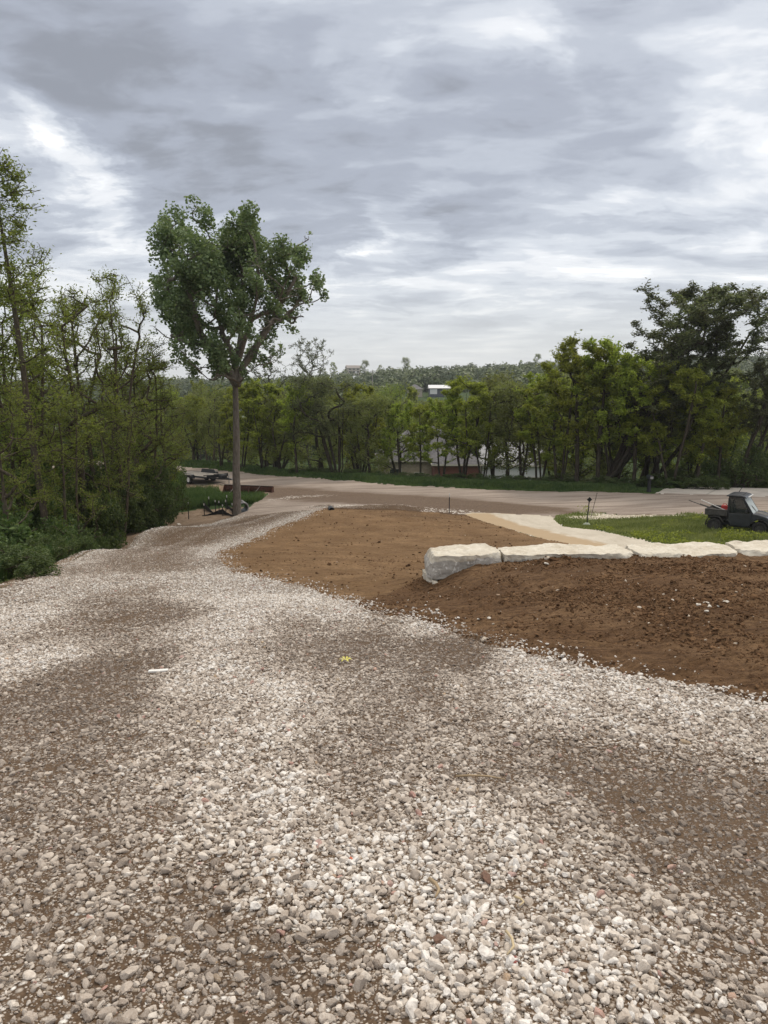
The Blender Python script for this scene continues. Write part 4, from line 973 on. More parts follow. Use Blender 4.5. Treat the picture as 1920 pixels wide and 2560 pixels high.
# patch by the utility vehicle
x = rg.uniform(8, 34, 150000); y = rg.uniform(20, 46, 150000); k = classify(x, y) == 5; x, y = x[k], y[k]
strip = np.exp(-((x - 14.2) / 3.2) ** 2 - ((y - 44.0) / .8) ** 2) + .7 * np.exp(-((y - road_near(x) + .5) / .5) ** 2); k = rg.random(len(x)) > strip * 1.25 ; x, y = x[k], y[k]
grass('lawn_grass', (x, y), .12 + .22 * sstep(-.25, .3, fbm(x * .4, y * .4, 3, 7)) * sstep(10, 17, x) * (1 - np.exp(-((x - 14.2) / 4.5) ** 4 - ((y - 43) / 2.6) ** 4)), .035, G1, 'weedy green grass between the road and the pale path', 2)
wx_ = rg.uniform(8, 34, 9000); wy_ = rg.uniform(20, 46, 9000); k = (classify(wx_, wy_) == 5) & (np.exp(-((wx_ - 14.2) / 4.5) ** 4 - ((wy_ - 43) / 2.6) ** 4) < .3) & (fbm(wx_ * .5, wy_ * .5, 3, 17) > -.02); wx_, wy_ = np.repeat(wx_[k], 14), np.repeat(wy_[k], 14)
wx_ = wx_ + rg.normal(0, .12, len(wx_)); wy_ = wy_ + rg.normal(0, .12, len(wx_)); wz_ = height(wx_, wy_) + rg.uniform(.05, .42, len(wx_)) * sstep(-.2, .3, fbm(wx_ * .5, wy_ * .5, 3, 17))
V_, F_, t_ = leaf_cards(np.stack([wx_, wy_, wz_], 1), .10, rg, .5, .1)
tag(link('weeds', np_mesh('weeds', V_, F_, LEAF['locust'], False, {'tone': t_})), 'leafy weeds growing through the roadside grass', kind='stuff')
# verge behind the road
x = rg.uniform(-62, 46, 210000); y = road_far(x) + rg.uniform(.1, 6.5, len(x)) ** 1; s_ = y - road_far(x); k = (classify(x, y) == 0) & ~((x > 19) & (x < 40) & (s_ < 4.5)); x, y, s_ = x[k], y[k], s_[k]
grass('verge_grass', (x, y), np.where(s_ < 1.0, .14, .12 + .22 * sstep(.9, 1.9, s_)), .05, G2, 'dense tall grass along the far verge of the road', 3)
# left: grass at the thicket edge, around the posts and trailer
def blob(cx, cy, rx, ry, n): a = rg.uniform(0, 6.28, n); r = np.sqrt(rg.random(n)); return cx + rx * r * np.cos(a), cy + ry * r * np.sin(a)
bl = [blob(-9.6, 53, 3.0, 2.0, 9000), blob(-13.3, 54, 3.2, 2.6, 9000), blob(-14.0, 40.5, 1.6, 3.2, 6000), blob(-11.8, 26.5, 1.2, 3.0, 5000), blob(-9.6, 19.5, 1.4, 4.0, 9000), blob(-11.6, 22, 2.0, 5.5, 30000), blob(-10.5, 25, .9, 4, 8000), blob(-18, 50, 3, 4, 7000), blob(-8.9, 14, .9, 3.5, 4000), blob(-17, 60, 3.5, 3.0, 5000)]
x = np.concatenate([b[0] for b in bl]); y = np.concatenate([b[1] for b in bl]); k = (classify(x, y) == 0) & (edge_dist(x, y, edgeL) > .7) & ~in_poly(x, y, poly_silt) & ~in_poly(x, y, poly_bank); x, y = x[k], y[k]
grass('thicket_grass', (x, y), .55, .035, G2, 'tall dark grass along the thicket edge and around the parked trailer', 5)
# ---------------------------------------------------------------- built things
def simple(name, col, rough=.6, metal=0, var=.12, scale=8, spec=None, bump=0):
    m = MT(name); n = m.noise(m.pos(kind='obj'), scale, 5, .65)
    c = m.mix(m.mr(n, .35, .7), tuple(max(0, k * (1 - var)) for k in col), tuple(min(1, k * (1 + var)) for k in col))
    return m.done(c, rough, m.bump(n, bump, .02) if bump else None, metal=metal, spec=spec)
BLACKP = simple('black_paint', (.018, .019, .022), .45); DARKP = simple('charcoal_paint', (.026, .030, .038), .32, 0, .25, 5); RUB = simple('rubber', (.020, .019, .018), .85, 0, .5, 9)
DUSTY = simple('dusty_black_plastic', (.055, .052, .048), .7, 0, .35, 6); WHITEP = simple('white_paint', (.70, .69, .66), .6); STEEL = simple('weathered_steel', (.10, .085, .07), .6, .4, .3)
GALV = simple('galvanised_steel', (.32, .32, .33), .45, .6); REDP = simple('red_paint', (.42, .03, .025), .5); WOODG = simple('grey_deck_board', (.20, .18, .155), .85, 0, .35, 3, bump=.3)
RUST = simple('rust', (.085, .032, .020), .9, 0, .4, 4, bump=.4); RUSTL = simple('worn_edge_steel', (.20, .16, .14), .7, .2, .3); FAB = simple('black_fabric', (.022, .022, .023), .9, 0, .3, 5); DARKI = simple('dark_interior', (.012, .012, .013), .8)
def mat_glass():
    m = MT('clear_glass'); m.b.inputs['Base Color'].default_value = (.85, .93, .92, 1); m.b.inputs['Roughness'].default_value = .04; m.b.inputs['Alpha'].default_value = .42
    return m.m
GLASS = mat_glass()
GLASD = mat_glass(); GLASD.name = 'shaded_cab_glass'; GLASD.node_tree.nodes['Principled BSDF'].inputs['Base Color'].default_value = (.03, .035, .04, 1); GLASD.node_tree.nodes['Principled BSDF'].inputs['Alpha'].default_value = .55  # darkness of the cab inside is put into the glass colour
LENS = simple('headlight_lens', (.72, .72, .70), .15, 0, .05)

# --- armour stone wall: big quarried limestone blocks
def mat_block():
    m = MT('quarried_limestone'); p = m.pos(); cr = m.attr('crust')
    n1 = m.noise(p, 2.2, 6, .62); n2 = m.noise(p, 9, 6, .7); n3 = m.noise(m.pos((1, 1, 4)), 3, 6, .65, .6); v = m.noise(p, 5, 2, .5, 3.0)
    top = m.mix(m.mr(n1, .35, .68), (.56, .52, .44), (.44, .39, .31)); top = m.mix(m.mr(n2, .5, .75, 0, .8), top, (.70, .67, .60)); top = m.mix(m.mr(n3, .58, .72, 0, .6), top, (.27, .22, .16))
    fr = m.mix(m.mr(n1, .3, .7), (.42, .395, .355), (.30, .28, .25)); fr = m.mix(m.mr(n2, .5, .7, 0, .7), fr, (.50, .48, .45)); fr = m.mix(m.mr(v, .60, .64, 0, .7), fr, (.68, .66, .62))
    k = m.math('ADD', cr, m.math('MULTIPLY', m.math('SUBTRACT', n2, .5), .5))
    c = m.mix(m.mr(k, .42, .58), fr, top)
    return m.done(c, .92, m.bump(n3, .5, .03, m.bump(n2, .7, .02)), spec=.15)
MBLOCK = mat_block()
from mathutils import noise as mn
def stone_block(name, x0, x1, y0, y1, z0, z1, seed, label, yaw=0, tilt=0, group='limestone blocks of the retaining wall', cell=.042, crust_h=.13):
    cx, cy = (x0 + x1) / 2, (y0 + y1) / 2; L3 = np.array([x1 - x0, y1 - y0, z1 - z0]); bm = bmesh.new(); n3 = [max(3, int(a / cell)) for a in L3]
    vd = {}; F = []
    def vert(i, j, k):
        key = (i, j, k)
        if key not in vd: vd[key] = bm.verts.new(((i / n3[0] - .5) * L3[0], (j / n3[1] - .5) * L3[1], k / n3[2] * L3[2]))
        return vd[key]
    for a in range(3):
        b, c = (a + 1) % 3, (a + 2) % 3
        for e in (0, n3[a]):
            for i in range(n3[b]):
                for j in range(n3[c]):
                    q = []
                    for di, dj in ((0, 0), (1, 0), (1, 1), (0, 1)):
                        t = [0, 0, 0]; t[a] = e; t[b] = i + di; t[c] = j + dj; q.append(vert(*t))
                    bm.faces.new(q if e else q[::-1])
    rng = random.Random(seed); o = Vector((seed * 7.3, seed * 3.1, 0)); cr = []
    cuts = [(Vector((rng.choice((-1, 1)) * .8, rng.uniform(-1, 1), rng.uniform(.1, .7))).normalized(), rng.uniform(.0, .10)) for _ in range(5)] + [(Vector((rng.uniform(-.5, .5), -1, .8)).normalized(), .07), (Vector((rng.uniform(-.3, .3), 1, .9)).normalized(), .08)]
    for v in bm.verts:
        p = v.co.copy(); hx, hy = L3[0] / 2, L3[1] / 2
        for nr, d in cuts:
            sup = abs(nr.x) * hx + abs(nr.y) * hy + max(nr.z, 0) * L3[2]; k = p.dot(nr) - (sup - d - .045)
            if k > 0: p -= nr * k * .9
        q = p * 2.2 + o; nv = Vector((mn.noise(q), mn.noise(q + Vector((9, 0, 0))), mn.noise(q + Vector((0, 9, 0)))))
        q2 = p * 7 + o; nv2 = Vector((mn.noise(q2), mn.noise(q2 + Vector((5, 0, 0))), mn.noise(q2 + Vector((0, 5, 0)))))
        q3 = p * 16 + o; p += nv * .034 + nv2 * .026 + Vector((mn.noise(q3), mn.noise(q3 + Vector((3, 0, 0))), mn.noise(q3 + Vector((0, 3, 0))))) * .012
        st = mn.noise(Vector((p.x * .6, p.y * .6, p.z * 11)) + o) * .018; p.y += st * (1 if p.y > 0 else -1)
        lowered = .035 * mn.noise(Vector((p.x * 1.1, p.y * 1.6, 3)) + o); 
        if p.z > L3[2] * .5: p.z += lowered
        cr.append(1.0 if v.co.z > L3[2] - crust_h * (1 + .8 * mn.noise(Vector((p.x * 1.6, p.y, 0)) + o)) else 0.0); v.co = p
    bm.verts.index_update(); me = bpy.data.meshes.new(name); bm.to_mesh(me); bm.free(); me.materials.append(MBLOCK)
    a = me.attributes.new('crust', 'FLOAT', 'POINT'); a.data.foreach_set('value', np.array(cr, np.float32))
    for p in me.polygons: p.use_smooth = False
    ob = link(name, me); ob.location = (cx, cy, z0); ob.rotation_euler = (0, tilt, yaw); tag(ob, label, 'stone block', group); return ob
ZT = CZ - 3.34
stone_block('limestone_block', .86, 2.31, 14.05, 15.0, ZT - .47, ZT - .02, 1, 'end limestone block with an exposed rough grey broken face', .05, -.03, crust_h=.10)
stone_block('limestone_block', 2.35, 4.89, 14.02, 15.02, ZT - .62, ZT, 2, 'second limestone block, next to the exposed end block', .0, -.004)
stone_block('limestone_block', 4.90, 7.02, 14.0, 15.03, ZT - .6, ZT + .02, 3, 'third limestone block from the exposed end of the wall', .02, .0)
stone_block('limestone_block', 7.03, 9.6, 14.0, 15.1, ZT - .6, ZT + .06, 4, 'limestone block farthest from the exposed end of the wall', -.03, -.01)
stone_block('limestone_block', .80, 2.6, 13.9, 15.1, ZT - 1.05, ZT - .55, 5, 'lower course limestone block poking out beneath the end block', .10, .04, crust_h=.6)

# --- utility vehicle (local: +x forwards)
def utility_vehicle(loc, rz, tilt):
    R = empty('utility_vehicle', loc); R.rotation_euler = (tilt[0], tilt[1], rz); R.scale = (.94,) * 3; tag(R, 'dark charcoal two-seat utility vehicle with tools in its open bed, parked in the grass', 'utility vehicle')
    WB = 1.03
    def wheel(x, y):
        m = MB(); c = (x, y, .34); prof = [(.20, -.12), (.30, -.125), (.335, -.10), (.345, -.05), (.345, .05), (.335, .10), (.30, .125), (.20, .12)]
        m.lathe([(r, h) for r, h in prof], c, 'Y', 24)
        for k in range(20):
            a = 2 * math.pi * k / 20
            for sgn in (-1, 1): m.box((x + .352 * math.cos(a + sgn * .07), y + sgn * .06, .34 + .352 * math.sin(a + sgn * .07)), (.03, .10, .045), M=Matrix.Rotation(-a, 3, 'Y') )
        w = m.build('wheel', RUB, R); s = 1 if y > 0 else -1
        r = MB(); r.lathe([(.205, -.11), (.205, .11)], c, 'Y', 20); r.lathe([(.0, .06 * s), (.19, .05 * s), (.205, .1 * s)], c, 'Y', 20)
        for k in range(6):
            a = k * math.pi / 3; r.box((x + .11 * math.cos(a), y + .075 * s, .34 + .11 * math.sin(a)), (.15, .02, .045), M=Matrix.Rotation(-a, 3, 'Y'))
        r.build('rim', DUSTY, w)
    for x in (-WB, WB):
        for y in (-.62, .62): wheel(x, y)
    # chassis with skid and arms
    m = MB(); m.box((0, 0, .42), (2.3, .62, .16)); m.box((.1, 0, .36), (1.0, 1.18, .08))
    for x in (-WB, WB):
        for y in (-1, 1): m.beam((x - .12, y * .2, .42), (x, y * .55, .33), .05); m.beam((x + .12, y * .2, .42), (x, y * .55, .33), .05); m.beam((x, y * .3, .85), (x, y * .5, .38), .07)
    m.build('chassis', BLACKP, R)
    # front end: hood, wings
    m = MB(); m.prism([(.62, .62), (.62, 1.06), (.95, 1.02), (1.30, .93), (1.42, .84), (1.44, .66), (1.40, .55), (1.36, .62), (1.28, .76), (1.12, .83), (.92, .82), (.76, .72), (.68, .56)], 1, -.70, .70)
    m.build('hood', DARKP, R, .02)
    m = MB(); m.prism([(.66, 1.05), (.95, 1.035), (1.26, .95), (1.24, .935), (.95, 1.01), (.66, 1.03)], 1, -.30, .30); m.build('hood_scoop', DUSTY, R, .005)
    m = MB(); m.box((1.43, 0, .70), (.05, .78, .15))
    for k in range(5): m.box((1.46, 0, .645 + .028 * k), (.02, .74, .010))
    m.build('grille', BLACKP, R, .006)
    for s in (-1, 1):
        m = MB(); m.prism([(1.22, .835), (1.40, .80), (1.435, .72), (1.36, .735)], 1, s * .52 - .175, s * .52 + .175); m.build('headlight', LENS, R, .01)
    m = MB(); m.tube([(1.40, -.5, .46), (1.54, -.42, .50), (1.56, 0, .5), (1.54, .42, .50), (1.40, .5, .46)], .03); m.tube([(1.42, -.34, .72), (1.56, -.3, .5)], .022); m.tube([(1.42, .34, .72), (1.56, .3, .5)], .022); m.box((1.46, 0, .5), (.08, .9, .16)); m.build('bumper', BLACKP, R)
    # wheel arches
    for x, a0, a1 in ((WB, -10, 150), (-WB, 20, 190)):
        for s in (-1, 1):
            m = MB(); n = 10
            for k in range(n):
                b0 = math.radians(a0 + (a1 - a0) * k / n); b1 = math.radians(a0 + (a1 - a0) * (k + 1) / n)
                m.beam((x + .43 * math.cos(b0), s * .63, .36 + .43 * math.sin(b0)), (x + .43 * math.cos(b1), s * .63, .36 + .43 * math.sin(b1)), .26, .025, up=(-math.sin(b0) * 0 + math.cos((b0 + b1) / 2), 0, math.sin((b0 + b1) / 2)))
            m.build('wheel_arch', DUSTY, R)
    # doors with side windows, half depth panels
    for s in (-1, 1):
        m = MB(); y0, y1 = (s * .70, s * .745)
        m.prism([(-.40, .98), (-.40, .62), (-.28, .44), (.40, .40), (.60, .48), (.64, .72), (.60, 1.04)], 1, min(y0, y1), max(y0, y1)); d = m.build('door', DARKP, R, .008)
        q = MB(); yy = s * .715
        for a, b in (((-.40, yy, .98), (-.37, yy, 1.74)), ((-.37, yy, 1.74), (.20, yy, 1.76)), ((.20, yy, 1.76), (.60, yy, 1.04)), ((.60, yy, 1.04), (-.40, yy, .98))): q.beam(a, b, .045)
        q.build('window_frame', BLACKP, d)
        q = MB(); q.prism([(-.37, 1.0), (-.35, 1.72), (.18, 1.74), (.56, 1.06)], 1, yy - .004, yy + .004); q.build('window', GLASD, d)
        q = MB(); q.box((-.28, s * .755, .90), (.13, .02, .035)); q.build('handle', BLACKP, d, .004)
        q = MB(); q.box((.42, s * .86, 1.16), (.07, .20, .13)); q.beam((.44, s * .72, 1.10), (.42, s * .84, 1.14), .025); q.build('side_mirror', BLACKP, R, .01)
    # cab frame, windscreen, rear screen, roof
    m = MB()
    for s in (-1, 1):
        y = s * .66; m.tube([(-.46, y, .70), (-.44, y, 1.30), (-.42, y * .97, 1.80), (.20, y * .97, 1.82), (.68, y * 1.02, 1.04), (.70, y, .60)], .032)
    for p in ((-.42, 1.80), (.20, 1.82), (.68, 1.04), (-.46, .9)): m.tube([(p[0], -.64, p[1]), (p[0], .64, p[1])], .028)
    m.build('cab_frame', BLACKP, R)
    m = MB(); m.add([(.715, -.62, 1.04), (.715, .62, 1.04), (.235, .60, 1.80), (.235, -.60, 1.80), (.705, -.62, 1.035), (.705, .62, 1.035), (.225, .60, 1.795), (.225, -.60, 1.795)], [(0, 1, 2, 3), (7, 6, 5, 4), (0, 4, 5, 1), (2, 6, 7, 3), (1, 5, 6, 2), (0, 3, 7, 4)])
    ws = m.build('windshield', GLASS, R); q = MB(); q.beam((.70, .1, 1.07), (.52, -.12, 1.38), .02); q.build('wiper', BLACKP, ws)
    m = MB(); m.box((-.47, 0, 1.34), (.012, 1.26, .78)); m.build('rear_screen', GLASD, R)
    m = MB(); m.prism([(-.56, 1.83), (-.54, 1.88), (-.3, 1.915), (.10, 1.92), (.30, 1.87), (.38, 1.80), (.34, 1.79), (.18, 1.83)], 1, -.72, .72)
    for y in (-.45, -.15, .15, .45): m.box((-.12, y, 1.925), (.6, .07, .02))
    m.build('roof', DARKP, R, .015)
    m = MB(); m.box((.42, 0, 1.83), (.06, 1.0, .06)); m.build('light_bar', LENS, R, .012)
    # seats and wheel
    m = MB(); m.box((-.16, 0, .80), (.46, 1.2, .14)); m.box((-.38, .33, 1.10), (.12, .5, .56)); m.box((-.38, -.33, 1.10), (.12, .5, .56)); m.box((-.40, .33, 1.45), (.09, .24, .18)); m.box((-.40, -.33, 1.45), (.09, .24, .18)); m.build('seat', DARKI, R, .03)
    m = MB(); m.lathe([(.17, -.012), (.185, 0), (.17, .012), (.155, 0), (.17, -.012)], (0, 0, 0), 'Z', 20); m.box((0, 0, 0), (.32, .03, .02)); m.box((0, 0, 0), (.03, .32, .02)); sw = m.build('steering_wheel', BLACKP, R); sw.location = (.28, .33, 1.14); sw.rotation_euler = (0, -1.05, 0)
    m = MB(); m.box((.56, 0, .94), (.22, 1.26, .22)); m.build('dashboard', DARKI, R, .03)
    # bed
    m = MB(); m.box((-.98, 0, .84), (1.02, 1.38, .04))
    for s in (-1, 1):
        m.box((-.98, s * .69, .98), (1.02, .05, .28)); m.box((-.98, s * .69, 1.125), (1.06, .08, .035))
        for k in range(5): m.box((-1.38 + .2 * k, s * .722, .97), (.05, .02, .22))
    m.box((-.49, 0, 1.0), (.05, 1.38, .33)); b = m.build('cargo_bed', DUSTY, R, .006)
    m = MB(); m.box((-1.50, 0, .98), (.045, 1.36, .28)); m.box((-1.525, 0, .98), (.02, .9, .12)); m.build('tailgate', DUSTY, b, .006)
    m = MB(); m.box((-1.0, 0, .70), (.9, .6, .22)); m.build('engine_cover', BLACKP, R, .01)
    m = MB(); m.tube([(-.25, .55, 1.90), (-.12, .62, 2.12), (.02, .68, 2.34)], [.016, .012, .008]); m.build('antenna', BLACKP, R)
    return R
ua = ray_ground(1781, 1326, 25, 60); ub = (ua[0] + 1.66, ua[1] - 1.22)
ux, uy = (ua[0] + ub[0]) / 2 + .38, (ua[1] + ub[1]) / 2 + .50; UR = math.atan2(ub[1] - ua[1], ub[0] - ua[0])
uz = gz(ux, uy); gzb = gz(ux - math.cos(UR), uy - math.sin(UR)); gzf = gz(ux + math.cos(UR), uy + math.sin(UR))
UT = utility_vehicle((ux, uy, (gzb + gzf) / 2 + .0), UR, (0, -math.atan2(gzf - gzb, 2)))
UM = Matrix.LocRotScale(UT.location, UT.rotation_euler, None)
def on_utv(p): return UM @ Vector(p)
def tool(name, a, b, label, cat, head, hmat, smat):
    a = on_utv(a); b = on_utv(b); R = empty(name, a); tag(R, label, cat, 'long tools lying in the vehicle bed'); d = b - a
    m = MB(); m.tube([(0, 0, 0), d * .5, d], .02, 8); m.build('handle', smat, R); m = MB(); h = d.normalized()
    if head == 'shovel': m.box(-h * .12, (.24, .20, .02), rz=UR)
    else:
        m.box(-h * .02, (.03, .42, .03), rz=UR)
        for k in range(9): m.box(tuple(Vector(-h * .05) + Vector((-math.sin(UR), math.cos(UR), 0)) * (-.2 + .05 * k) + Vector((0, 0, -.03))), (.015, .012, .07), rz=UR)
    m.build('head', hmat, R)
WOODH = simple('ash_handle', (.30, .22, .13), .7)
tool('shovel', (-.75, -.45, .92), (-2.15, -.80, 1.42), 'dark-handled shovel sticking out behind the vehicle bed, lowest of the long tools', 'shovel', 'shovel', STEEL, DUSTY)
tool('rake', (-.70, .1, .95), (-1.75, -.10, 1.38), 'rake with pale handle and dark grip beside the red tool in the bed', 'rake', 'rake', REDP, WHITEP)
tool('pry_bar', (-.8, -.2, .93), (-1.72, -.42, 1.24), 'short steel pry bar leaning over the tailgate between shovel and rake', 'bar', 'shovel', STEEL, STEEL)
R = empty('gas_can', on_utv((-.72, .25, .862)), UR); tag(R, 'red fuel can standing in the vehicle bed against the cab', 'fuel can')
m = MB(); m.prism([(-.16, 0), (.16, 0), (.16, .22), (.06, .30), (-.16, .30)], 1, -.10, .10); m.build('tank', REDP, R, .02); m = MB(); m.tube([(.08, 0, .28), (.16, 0, .36), (.26, 0, .40)], .02); m.build('spout', BLACKP, R); m = MB(); m.tube([(-.12, 0, .30), (-.08, 0, .37), (.02, 0, .37), (.05, 0, .30)], .015); m.build('handle', REDP, R)

# --- flatbed trailer
def trailer(loc, rz, tilt):
    R = empty('flatbed_trailer', loc); R.rotation_euler = (0, tilt, rz); R.scale = (1.18,) * 3; tag(R, 'black tandem-axle flatbed trailer with white wheel rims parked past the cottonwood', 'trailer')
    m = MB()
    for k in range(10): m.box((0.1, -.90 + .20 * k, .64), (4.7, .188, .045))
    m.build('deck', WOODG, R)
    m = MB()
    for y in (-1.0, 1.0): m.box((.1, y, .60), (4.8, .06, .14))
    for x in (-2.3, 2.5): m.box((x, 0, .60), (.07, 2.0, .14))
    for k in range(7): m.box((-1.9 + .65 * k, 0, .585), (.05, 1.94, .06))
    m.box((2.52, 0, .72), (.06, 2.0, .12)); m.build('frame', BLACKP, R)
    for y in (-1.14, 1.14):
        for x in (-.42, .42):
            w = MB(); w.lathe([(.19, -.10), (.31, -.105), (.345, -.07), (.35, 0), (.345, .07), (.31, .105), (.19, .10)], (x, y, .35), 'Y', 22); w = w.build('wheel', RUB, R, smooth=True); s = 1 if y > 0 else -1
            r = MB(); r.lathe([(.21, -.09), (.21, .09)], (x, y, .35), 'Y', 20); r.lathe([(.0, .09 * s), (.07, .09 * s), (.08, .05 * s), (.17, .05 * s), (.21, .10 * s)], (x, y, .35), 'Y', 20); r.build('rim', WHITEP, w)
        f = MB(); q = [(-.98, .46), (-.92, .74), (-.80, .80), (.80, .80), (.92, .74), (.98, .46)]
        for a, b in zip(q[:-1], q[1:]): f.beam((a[0], y, a[1]), (b[0], y, b[1]), .27, .02)
        if y > 0: f.prism([(-.95, .46), (-.88, .86), (-.76, .95), (.76, .95), (.88, .86), (.95, .46)], 1, y - .13, y - .11)
        f.build('fender', BLACKP, R)
    m = MB(); m.beam((2.5, -.72, .52), (3.9, 0, .50), .07, .11); m.beam((2.5, .72, .52), (3.9, 0, .50), .07, .11); m.beam((3.85, 0, .50), (4.25, 0, .50), .10); m.build('tongue', BLACKP, R)
    m = MB(); m.beam((4.15, 0, .52), (4.42, 0, .50), .09, .08); m.lathe([(.055, 0), (.055, .07), (0, .08)], (4.42, 0, .44), 'Z', 12); m.build('coupler', GALV, R)
    m = MB(); m.tube([(3.75, .12, .02), (3.75, .12, .78)], .032); m.tube([(3.75, .12, .76), (3.75, .28, .76)], .015); m.box((3.75, .12, .02), (.16, .16, .03)); m.build('jack', GALV, R)
    m = MB(); m.box((3.15, 0, .66), (.45, .5, .26)); m.build('tool_box', BLACKP, R, .01)
    for s in (-1, 1):
        m = MB()
        for k in range(6): m.box((1.75 + .13 * k, s * .5, .70), (.05, .40, .05))
        for y in (-.2, .2): m.box((2.08, s * .5 + y, .70), (.78, .05, .05))
        m.build('loading_ramp', STEEL, R)
    for y in (-.9, .9):
        m = MB(); m.box((-2.34, y, .60), (.03, .14, .08)); m.build('tail_light', REDP, R)
    return R
tx, ty = ray_ground(470, 1209, 58, 90); TR = math.radians(-40); cx_, cy_ = tx + .9 * math.sin(-TR) * -0 + .75, ty + .85
ga = gz(cx_ - 1.5 * math.cos(TR), cy_ - 1.5 * math.sin(TR)); gb = gz(cx_ + 1.5 * math.cos(TR), cy_ + 1.5 * math.sin(TR))
trailer((cx_, cy_, gz(cx_, cy_)), TR, -math.atan2(gb - ga, 3))

# --- rusty grader blade by the road edge
bx, by = ray_ground(625, 1232, 48, 75); bz = gz(bx, by)
R = empty('box_blade', (bx - .1, by, bz), math.radians(-14)); tag(R, 'long rusty steel box blade lying by the road behind the cottonwood trunk', 'grader blade')
m = MB(); prof = [(.10, 0), (.02, .12), (-.02, .3), (.0, .48), (.08, .62), (.11, .61), (.04, .47), (.02, .3), (.06, .13), (.13, .01)]; m.prism([(p[0], p[1]) for p in prof], 0, -2.1, 2.1); m.build('moldboard', RUST, R)
m = MB(); m.box((0, .05, .64), (4.2, .10, .05)); m.build('top_rail', RUSTL, R)
for x in (-2.1, .1, 2.1):
    m = MB(); m.prism([(-.45, 0), (.12, 0), (.12, .62), (-.05, .62)], 0, x - .02, x + .02); m.build('side_plate', RUST, R)
for x in (-1.1, 1.0):
    m = MB(); m.beam((x, .05, .62), (x - .3, -.55, .05), .05); m.build('brace', RUSTL, R)

# --- posts with white tips, silt fence
def tpost(px, py, h, label, group, ymin=30, ymax=75, lean=(0, 0)):
    x, y = ray_ground(px, py, ymin, ymax); z = gz(x, y); R = empty('fence_post', (x, y, z)); R.rotation_euler = (lean[0], lean[1], 0); tag(R, label, 'fence post', group)
    m = MB(); m.box((0, 0, h * .41 - .1), (.055, .012, h * .82 + .2)); m.box((0, .02, h * .41 - .1), (.012, .045, h * .82 + .2))
    for k in range(int(h / .09)): m.box((0, -.012, .12 + .08 * k), (.02, .015, .02))
    m.build('shaft', BLACKP, R); m = MB(); m.box((0, 0, h * .91), (.058, .014, h * .18)); m.box((0, .02, h * .91), (.014, .047, h * .18)); m.build('tip', WHITEP, R)
G = 'white-tipped steel posts by the cottonwood'
for px, py, h, lb in ((472, 1300, 1.12, 'white-tipped steel post farthest from the cottonwood, alone on bare soil'), (511, 1288, .80, 'short white-tipped post at the low end of the black silt fence'), (523, 1274, .95, 'white-tipped post behind the silt fence, tallest of the back ones'),
                      (539, 1280, .80, 'white-tipped post between the tallest back post and the middle pair'), (548, 1280, .72, 'short white-tipped post just behind the peak of the silt fence'), (557, 1287, .72, 'white-tipped post standing at the peak of the silt fence'),
                      (565, 1281, .78, 'white-tipped post in front of its taller neighbour near the trunk'), (568, 1277, .98, 'tall white-tipped post second nearest the cottonwood trunk'), (581, 1284, .74, 'white-tipped post nearest the cottonwood trunk')):
    tpost(px, py, h, lb, G, 40, 60)
tpost(1123, 1278, 1.36, 'single white-tipped steel post at the far corner of the brown yard', 'lone white-tipped post', 38, 60)
def fence_fabric(pts, hs, label, name='silt_fence'):
    V = []; F = []; n = len(pts)
    for i, ((px, py), h) in enumerate(zip(pts, hs)):
        x, y = ray_ground(px, py, 40, 60); z = gz(x, y)
        for t, k in ((0, -.05), (.0, h), (.025, h), (.025, -.05)): V.append((x, y + t + .06 * math.sin(i * 2.1) * (k > 0), z + k))
    for i in range(n - 1):
        for k in range(4): a = i * 4 + k; b = i * 4 + (k + 1) % 4; F.append((a, b, b + 4, a + 4))
    F += [(0, 3, 2, 1), ((n - 1) * 4, (n - 1) * 4 + 1, (n - 1) * 4 + 2, (n - 1) * 4 + 3)]
    m = MB(); m.add(V, F); ob = m.build(name, FAB); tag(ob, label, 'silt fence', 'sagging silt fence pieces'); return ob
fence_fabric([(505, 1290), (518, 1289), (532, 1287), (545, 1285.5), (557, 1285), (566, 1286), (576, 1288), (584, 1290)], [.05, .09, .15, .24, .34, .22, .12, .06], 'low sagging black silt fence strung between the short posts')
fence_fabric([(501, 1262), (508, 1267), (516, 1274), (525, 1280), (533, 1283)], [.35, .45, .38, .22, .05], 'collapsed black silt fence slanting behind the posts at the grass')
fence_fabric([(566, 1270), (572, 1275), (580, 1280), (588, 1281)], [.14, .2, .2, .22], 'rumpled black fabric close behind the cottonwood trunk')
# white-rimmed drain pipe by the trunk
x, y = ray_ground(607, 1282, 38, 60); R = empty('drain_pipe', (x, y + .3, gz(x, y + .3) + .28), math.radians(20)); tag(R, 'black corrugated drain pipe end with pale rim beside the cottonwood trunk', 'pipe')
m = MB(); pr = []
for k in range(16): pr += [(.30, .0 + .075 * k), (.33, .025 + .075 * k), (.33, .05 + .075 * k)]
m.lathe(pr, (0, 0, 0), 'Y', 24); m.lathe([(.28, 0), (.28, 1.2)], (0, 0, 0), 'Y', 24); m.build('barrel', BLACKP, R, smooth=True); m = MB(); m.lathe([(.28, -.01), (.34, -.012), (.35, .03), (.34, .06)], (0, 0, 0), 'Y', 24); m.build('rim', GALV, R)
x, y = ray_ground(829, 1276, 38, 60); R = empty('culvert_pipe', (x, y + .15, gz(x, y) - .04), math.radians(10)); tag(R, 'dark culvert pipe mouth showing in the raw soil lip above the yard', 'culvert')
m = MB(); m.lathe([(.15, 0), (.15, .7)], (0, 0, 0), 'Y', 20); m.lathe([(.17, .7), (.17, 0), (.15, 0)], (0, 0, 0), 'Y', 20); m.build('barrel', BLACKP, R); m = MB(); m.lathe([(0, .25), (.15, .25)], (0, 0, 0), 'Y', 20); m.build('mouth_shade_disc', DARKI, R)  # near-black disc stands in for the shade inside the pipe
